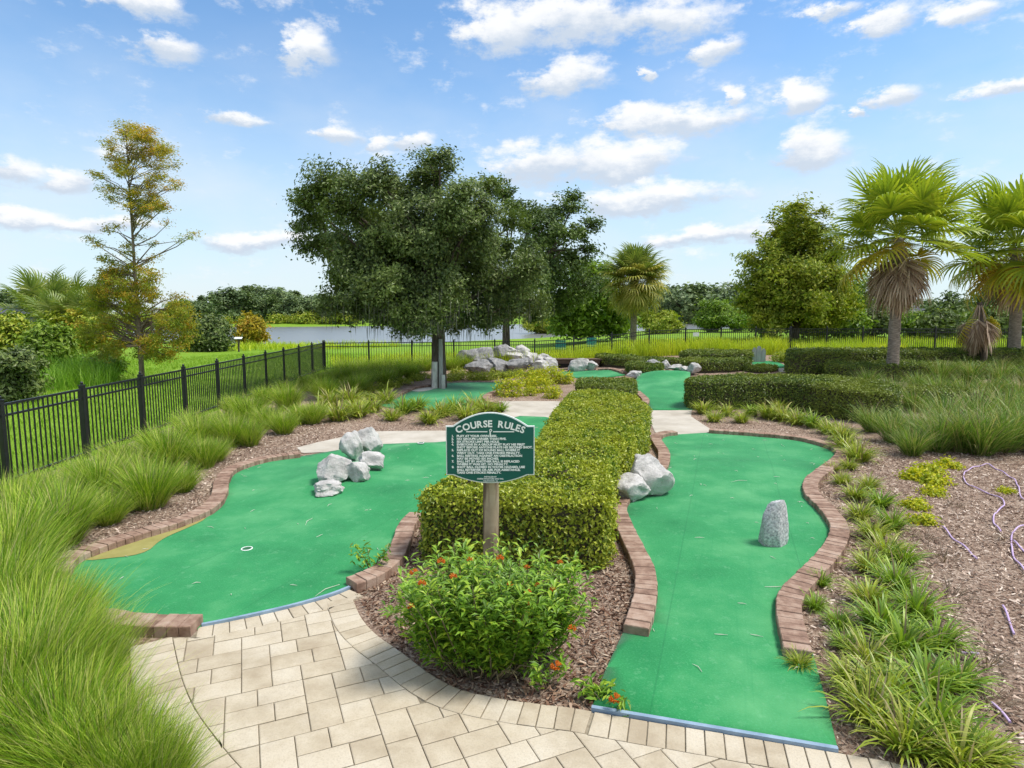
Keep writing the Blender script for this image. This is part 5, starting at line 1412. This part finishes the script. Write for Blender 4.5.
fg = [frond_mesh('frond', M['p_green'], droop=.3 + .3 * k) for k in range(3)]
fy_ = [frond_mesh('frond', M['p_yellow'], droop=1.0, L=1.0) for k in range(2)]
fd = [frond_mesh('frond', M['p_dead'], droop=.25, L=1.15, arc=.75, fold=1.0, wd=.05, pet=.75, n=20) for k in range(2)]
sg_ = [frond_mesh('frond', M['p_dark'], droop=.6, n=28) for k in range(2)]
so_ = [frond_mesh('frond', M['p_olive'], droop=.75, n=24) for k in range(2)]

def palm(label, bpx, bpy_, cpx, cpy, fr, rt=.2, lean_y=0.0, trunk_mat='palm_trunk', scale=1.0, group='fan palms', depth=None, seed=3):
    """FR: list of (mesh list, how many, elevation from, to); crown heart seen at (cpx, cpy)"""
    r = random.Random(seed)
    x, y = G(bpx, bpy_)
    z = zt(x, y)
    root = thing('fan_palm', label, 'palm', (x, y, z), group=group)
    c = at(cpx, cpy, y + lean_y) - np.array([x, y, z])
    mb = MB()
    k = 18
    s = np.linspace(0, 1, k)
    P = np.stack([c[0] * s ** 1.3, c[1] * s ** 1.2, -.2 + (c[2] + .1) * s], 1)
    rad = rt * (1.12 - .22 * s + .04 * np.where(np.arange(k) % 2, 1, -1)); rad[0] *= 1.25
    tube(mb, P, rad, 14, jitter=.03)
    mb.build('trunk', M[trunk_mat], root)
    g = 0
    for meshes, cnt, e0, e1 in fr:
        for i in range(cnt):
            f = link('frond', meshes[i % len(meshes)], root)
            t = (i + r.uniform(-.3, .3)) / max(1, cnt - 1)
            el = e0 + (e1 - e0) * t
            azi = g * 2.39996 + r.uniform(-.25, .25); g += 1
            f.location = (c[0] + .06 * math.cos(azi), c[1] + .06 * math.sin(azi), c[2] + .25 * (el / 90))
            f.rotation_euler = (r.uniform(-.35, .35), R(-el), azi)
            q = scale * r.uniform(.88, 1.1); f.scale = (q, q, q)
    return root
palm('tall fan palm with green crown over a brown skirt of dead fronds, trunk leaning', 892, 381, 899, 236, [(fg, 40, 82, -14), (fy_, 4, -10, -35), (fd, 44, -58, -88)], rt=.185, scale=1.16, seed=4)
palm('fan palm cut by the photo edge, yellow lower fronds and plain trunk', 1014, 368, 1016, 246, [(fg, 42, 80, -28), (fy_, 9, -20, -55), (fd, 6, -65, -82)], rt=.2, scale=1.28, seed=5)
palm('short fan palm with collapsed dead fronds between the two tall palms', 984, 374, 980, 300, [(fy_, 2, -50, -70), (fd, 20, -66, -87)], rt=.1, scale=.85, seed=6, trunk_mat='bark')
palm('shaggy round-headed palm with pale trunk behind the far grass', 633, 345, 635, 280, [(sg_, 34, 85, 10), (so_, 60, 35, -68)], rt=.2, scale=1.12, seed=7, depth=31)
for i, (px, py, cy, s, lb) in enumerate([(45, 352, 318, 1.5, 'bushy palmetto left of the orange cypress, nearer the photo edge'), (70, 350, 315, 1.5, 'bushy palmetto directly left of the orange cypress'), (88, 358, 328, 1.1, 'palmetto with drooping pale fronds under the orange cypress'), (58, 358, 330, 1.2, 'small palmetto low in the thicket')]):
    palm(lb, px, py, px, cy, [(sg_, 16, 80, 10), (so_, 6, 5, -50)], rt=.1, scale=s, trunk_mat='bark', group='palmetto thicket', seed=20 + i)

# ------------------------------------------------------------------ far shore trees, houses, mast
def far_tree_mesh(kind, k):
    cr, tr = MB(), MB()
    nl = 9 if kind != 'pine' else 11
    pts = []
    if kind == 'pine':
        tube(tr, [(0, 0, -.5), (0, 0, 5), (0, 0, 9.5)], [.25, .2, .06], 6)
        for i in range(nl):
            t = i / (nl - 1); r = 1.9 * (1 - t) ** .7 + .4
            for _ in range(7): pts.append((rng.normal() * r * .5, rng.normal() * r * .5, 3.4 + 6.6 * t))
    else:
        tube(tr, [(0, 0, -.5), (0, 0, 2), (0, 0, 4.5)], [.35, .3, .15], 6)
        for i in range(nl):
            c = np.array([rng.normal() * 1.7, rng.normal() * 1.7, rng.uniform(3.0, 8.0)]); c[:2] *= 1.25 - abs(c[2] - 5) / 7
            tube(tr, [(0, 0, 3), c], [.12, .05], 5, cap=False)
            for _ in range(10): pts.append(c + rng.normal(size=3) * np.array([1.1, 1.1, .8]))
        for _ in range(14): pts.append((rng.normal() * 2.0, rng.normal() * 2.0, rng.uniform(1.2, 3)))
    pts = np.array(pts); idx = np.repeat(np.arange(len(pts)), 34)
    P = pts[idx] + rng.normal(size=(len(idx), 3)) * (.55 if kind != 'pine' else .4); P[:, 2] = np.maximum(P[:, 2], .4)
    nn = P - P.mean(0); nn /= np.linalg.norm(nn, axis=1)[:, None]; nn[:, 2] += .7
    leaves(cr, P, nn, .75, .5, spread=1.0)
    return tr.mesh('trunk', M['bark']), cr
FT = []
for k in range(4):
    t, c = far_tree_mesh('oak', k); FT.append((t, c.mesh('crown', M['l_far'])))
for k in range(2):
    t, c = far_tree_mesh('oak', k); FT.append((t, c.mesh('crown', M['l_far2'])))
for k in range(3):
    t, c = far_tree_mesh('pine', k); FT.append((t, c.mesh('crown', M['l_far'])))
def far_tree(px, top_py, depth, v, label, group, sx=1.0):
    x = at(px, 313, depth)[0]; z = zt(x, depth)
    h = at(px, top_py, depth)[2] - z
    t = thing('far_tree', label, 'tree', (x, depth, z), random.uniform(0, 6.28), group)
    s = h / (8.6 if v < 6 else 10.2) * .86
    t.scale = (s * sx, s * sx, s)
    link('trunk', FT[v][0], t); link('crown', FT[v][1], t)
fl = [(-25, 292), (-8, 290), (8, 289), (22, 287), (34, 290), (175, 298), (190, 297), (202, 293), (214, 297), (224, 292), (235, 286), (247, 283), (258, 284), (268, 285), (279, 287), (288, 292), (297, 289), (306, 294), (316, 292), (326, 296), (338, 294), (352, 297), (366, 296), (380, 298), (396, 296), (412, 300)]
for i, (px, ty) in enumerate(fl):
    d = 178 + (i * 37 % 5) * 9
    v = [0, 1, 2, 3, 6, 4, 0, 7, 1, 5, 2, 8][i % 12]
    far_tree(px, ty + (i * 7 % 4) - 1, d, v, f'far tree beyond the lake behind the long fence, {ordn(i)} from the house', 'treeline across the lake', 1.25)
fr_ = [(560, 300), (600, 297), (625, 296), (650, 296), (664, 288), (676, 282), (688, 280), (699, 281), (711, 280), (722, 285), (733, 290), (745, 288), (830, 295), (845, 296), (860, 294), (885, 296), (905, 298), (925, 297), (945, 300), (965, 299), (985, 300), (1005, 298), (1025, 297), (1050, 296)]
for i, (px, ty) in enumerate(fr_):
    d = 200 + (i * 31 % 6) * 14
    far_tree(px, ty, d if px < 760 else d + 120, [0, 2, 1, 3, 7, 1, 0, 8, 3][i % 9], f'far dark tree on the opposite shore behind the back fence, {ordn(i)} from the oak', 'treeline behind the back fence', 1.3 if px < 760 else 1.7)
shr = ball_mesh('shore_bush', M['l_lime'], r=2.2, h=2.4, n=700, leaf=.5, lw=.6)
for i, px in enumerate((226, 238, 268, 276, 284, 292, 300, 308, 316, 324, 336, 350)):
    x, y = at(px, 313, 172)[0], 172 + (i % 3) * 2
    put('shore_bush', shr, x, y, random.uniform(.8, 1.5), f'light green bush on the far lake shore, {ordn(i)} from the round dark bush', 'bush', 'bushes on the far shore')
M['roof'] = noise_mat('roof', [(0.3, (0.06, 0.065, 0.08)), (0.7, (0.1, 0.105, 0.125))], scale=2, rough=0.9)
M['wall_dark'] = noise_mat('screen_wall', [(0.3, (0.03, 0.035, 0.05)), (0.7, (0.05, 0.055, 0.075))], scale=2, rough=0.9)
M['wall_pale'] = noise_mat('pale_wall', [(0.3, (0.55, 0.52, 0.46)), (0.7, (0.68, 0.65, 0.6))], scale=.5, rough=0.9)
M['window'] = noise_mat('window_glass', [(0.3, (0.02, 0.025, 0.03)), (0.7, (0.05, 0.055, 0.06))], scale=1, rough=0.1, spec=0.6)
def house(px, depth, w, d, hw_, hr, wall, label, top_py=None):
    x = at(px, 313, depth)[0]; z = zt(x, depth)
    b = thing('house', label, 'house', (x, depth, z), group='houses across the lake')
    mb = MB(); box(mb, (0, 0, hw_ / 2), (w, d, hw_)); mb.build('wall', M[wall], b)
    mb = MB(); e = .5
    v = [(-w / 2 - e, -d / 2 - e, hw_ + .01), (w / 2 + e, -d / 2 - e, hw_ + .01), (w / 2 + e, d / 2 + e, hw_ + .01), (-w / 2 - e, d / 2 + e, hw_ + .01), (-w / 4, 0, hw_ + hr), (w / 4, 0, hw_ + hr)]
    mb.add(v, [[0, 1, 5, 4], [2, 3, 4, 5], [0, 3, 2, 1]], [[1, 2, 5], [3, 0, 4]]); mb.build('roof', M['roof'], b)
    for k in range(4):
        mb = MB(); box(mb, (-w / 2 + w * (k + .5) / 4, -d / 2 - .03, hw_ * .52), (w * .13, .06, hw_ * .45)); mb.build('window', M['window'], b)
house(3, 120, 8, 8, 2.6, 1.4, 'wall_dark', 'dark blue-grey house with hipped roof at the far left edge')
house(968, 330, 34, 14, 4.2, 3.2, 'wall_pale', 'long pale house across the water between the palm trunks')
house(905, 345, 26, 12, 4.0, 3.0, 'wall_pale', 'pale house across the water right of the leaning palm')
house(690, 345, 18, 10, 3.6, 2.6, 'wall_pale', 'small pale house across the water behind the shaggy palm')
xm = at(33, 313, 400)[0]
ms_ = thing('radio_mast', 'thin lattice radio mast rising above the far trees at the left', 'mast', (xm, 400, zt(xm, 400)))
mb = MB(); Hm = at(33, 271, 400)[2]
for a in (0, 2.09, 4.19): tube(mb, [(1.0 * math.cos(a), 1.0 * math.sin(a), -1), (.5 * math.cos(a), .5 * math.sin(a), Hm)], .16, 5)
for k in range(14):
    z = Hm * k / 14; q = 1.0 - .5 * k / 14
    for a in (0, 2.09, 4.19): tube(mb, [(q * math.cos(a), q * math.sin(a), z), (q * math.cos(a + 2.09), q * math.sin(a + 2.09), z + Hm / 14)], .08, 4)
mb.build('lattice', M['grey_wood'], ms_)

# ------------------------------------------------------------------ light and sky
SUN_EL, SUN_AZ = R(62), R(95)      # azimuth from +Y towards +X
sun_d = bpy.data.lights.new('sun', 'SUN'); sun_d.energy = 2.9; sun_d.angle = R(18); sun_d.color = (1.0, 0.95, 0.87)
sun = bpy.data.objects.new('sun', sun_d); COL.objects.link(sun)
sd = Vector((math.sin(SUN_AZ) * math.cos(SUN_EL), math.cos(SUN_AZ) * math.cos(SUN_EL), math.sin(SUN_EL)))
sun.rotation_euler = sd.to_track_quat('Z', 'Y').to_euler()
sun.location = (0, 0, 50)

world = bpy.data.worlds.new('World'); scene.world = world; world.use_nodes = True
wt = world.node_tree; wt.nodes.clear(); n = N(wt)
sky = n('TexSky', sky_type='NISHITA', sun_disc=False, sun_elevation=SUN_EL, sun_rotation=SUN_AZ, altitude=10, air_density=1.0, dust_density=0.3, ozone_density=1.2)
SKY_S = 0.118
skyc = n('VectorMath', {0: sky.outputs[0], 1: (SKY_S * .80, SKY_S, SKY_S * 1.10)}, operation='MULTIPLY')
tc = n('TexCoord')
sep = n('SeparateXYZ', {'Vector': tc.outputs['Generated']})
az = n('Math', {0: sep.outputs[0], 1: sep.outputs[1]}, operation='ARCTAN2')
elv = n('Math', {0: sep.outputs[2]}, operation='ARCSINE')
ae = n('CombineXYZ', {'X': az.outputs[0], 'Y': elv.outputs[0]})
st = n('VectorMath', {0: ae.outputs[0], 1: (1.0, 1.9, 1.0)}, operation='MULTIPLY')
nz1 = n('TexNoise', {'Vector': st.outputs[0], 'Scale': 8.0, 'Detail': 12.0, 'Roughness': 0.66})
nz2 = n('TexNoise', {'Vector': st.outputs[0], 'Scale': 26.0, 'Detail': 6.0, 'Roughness': 0.6})
nzc = n('VectorMath', {0: nz1.outputs['Color'], 1: (.5, .5, .5)}, operation='SUBTRACT')
wob = n('VectorMath', {0: nzc.outputs[0], 1: (.14, .06, 0)}, operation='MULTIPLY')
q = n('VectorMath', {0: ae.outputs[0], 1: wob.outputs[0]}, operation='ADD')
CL = [(585, 20, 95, 28), (500, 35, 50, 30), (655, 22, 75, 26), (560, 80, 52, 15), (720, 45, 25, 14), (600, 160, 110, 24), (545, 168, 60, 16), (650, 198, 100, 16), (690, 120, 70, 16), (640, 118, 40, 16),
      (810, 97, 24, 16), (893, 95, 28, 15), (810, 150, 44, 20), (890, 18, 30, 16), (970, 14, 40, 14), (310, 52, 24, 24), (170, 48, 36, 22), (145, 8, 50, 14), (225, 115, 50, 8), (340, 134, 24, 11), (415, 138, 22, 11), (385, 140, 14, 7),
      (60, 178, 40, 13), (10, 168, 40, 17), (30, 215, 44, 11), (110, 225, 60, 9), (250, 240, 70, 9), (740, 94, 12, 9), (645, 75, 9, 9), (860, 112, 8, 5), (720, 235, 80, 10), (830, 12, 30, 8), (1010, 90, 50, 10), (-60, 110, 60, 30), (1100, 60, 70, 40), (1150, 170, 90, 20), (-150, 190, 120, 25)]
best = None; sumw = None; sumt = None
def mnode(op, a, b): return n('Math', {0: a, 1: b}, operation=op).outputs[0]
for (px, py, rx, ry) in CL:
    d = ray(px, py); d /= np.linalg.norm(d)
    a0, e0 = math.atan2(d[0], d[1]), math.asin(d[2])
    d2 = ray(px + rx, py); d2 /= np.linalg.norm(d2); d3 = ray(px, py - ry); d3 /= np.linalg.norm(d3)
    ra, re = abs(math.atan2(d2[0], d2[1]) - a0) * 1.25, abs(math.asin(d3[2]) - e0) * 1.35
    o = n('VectorMath', {0: q.outputs[0], 1: (a0, e0, 0)}, operation='SUBTRACT')
    o2 = n('VectorMath', {0: o.outputs[0], 1: (1 / ra, 1 / re, 0)}, operation='MULTIPLY')
    ln = n('VectorMath', {0: o2.outputs[0]}, operation='LENGTH')
    w = mnode('SUBTRACT', 1.0, ln.outputs['Value'])
    wc = mnode('MAXIMUM', w, 0.0)
    yy = n('SeparateXYZ', {'Vector': o2.outputs[0]}).outputs[1]
    wy = mnode('MULTIPLY', wc, yy)
    best = w if best is None else mnode('MAXIMUM', best, w)
    sumw = wc if sumw is None else mnode('ADD', sumw, wc)
    sumt = wy if sumt is None else mnode('ADD', sumt, wy)
# clouds elsewhere round the sky, out of this view, so that the light is even
other = n('TexNoise', {'Vector': tc.outputs['Generated'], 'Scale': 3.2, 'Detail': 8.0, 'Roughness': 0.6})
oth = n('MapRange', {'Value': other.outputs['Fac'], 'From Min': 0.36, 'From Max': 0.6, 'To Min': 0.0, 'To Max': 0.75})
hi = n('MapRange', {'Value': elv.outputs[0], 'From Min': 0.60, 'From Max': 0.8})
bk = n('MapRange', {'Value': sep.outputs[1], 'From Min': 0.35, 'From Max': 0.1})
om = mnode('MULTIPLY', oth.outputs[0], mnode('MAXIMUM', hi.outputs[0], bk.outputs[0]))
best = mnode('MAXIMUM', best, om)
n1 = n('MapRange', {'Value': nz1.outputs['Fac'], 'From Min': 0.25, 'From Max': 0.75, 'To Min': -0.55, 'To Max': 0.55})
n2 = n('MapRange', {'Value': nz2.outputs['Fac'], 'From Min': 0.25, 'From Max': 0.75, 'To Min': -0.24, 'To Max': 0.24})
den = mnode('ADD', best, mnode('ADD', n1.outputs[0], n2.outputs[0]))
mask = n('MapRange', {'Value': den, 'From Min': 0.05, 'From Max': 0.66}, interpolation_type='SMOOTHSTEP')
tt = mnode('DIVIDE', sumt, mnode('MAXIMUM', sumw, 0.02))
lit = n('MapRange', {'Value': mnode('ADD', tt, mnode('MULTIPLY', n1.outputs[0], 0.8)), 'From Min': -0.35, 'From Max': 0.30}, interpolation_type='SMOOTHSTEP')
ccol = mixc(n, lit.outputs[0], (0.40, 0.455, 0.53), (0.64, 0.645, 0.65))
# low pale veil toward the horizon
veil = n('MapRange', {'Value': elv.outputs[0], 'From Min': 0.42, 'From Max': 0.0, 'To Min': 0.0, 'To Max': 0.8}, interpolation_type='SMOOTHSTEP')
skyv = mixc(n, veil.outputs[0], skyc.outputs[0], (0.455, 0.525, 0.575))
wn = n('TexNoise', {'Vector': st.outputs[0], 'Scale': 5.0, 'Detail': 6.0})
wm = n('MapRange', {'Value': wn.outputs['Fac'], 'From Min': 0.42, 'From Max': 0.75, 'To Max': 0.6})
wlow = mnode('MULTIPLY', wm.outputs[0], n('MapRange', {'Value': elv.outputs[0], 'From Min': 0.42, 'From Max': 0.12}).outputs[0])
skyv = mixc(n, wlow, skyv, (0.53, 0.57, 0.61))
opq = mnode('MULTIPLY', mask.outputs[0], 0.96)
fin = mixc(n, opq, skyv, ccol)
bg = n('Background', {'Color': fin, 'Strength': 1.0})
n('OutputWorld', {'Surface': bg.outputs[0]})

vs = scene.view_settings
scene.display_settings.display_device = 'sRGB'
vs.view_transform = 'Standard'; vs.look = 'None'; vs.exposure = 0.68; vs.gamma = 1.0; vs.use_curve_mapping = False
cy = scene.cycles
cy.use_denoising = True
cy.max_bounces = 6; cy.diffuse_bounces = 3; cy.glossy_bounces = 2; cy.transmission_bounces = 3; cy.transparent_max_bounces = 4
cy.use_adaptive_sampling = True; cy.adaptive_threshold = 0.02
cy.sample_clamp_indirect = 4.0
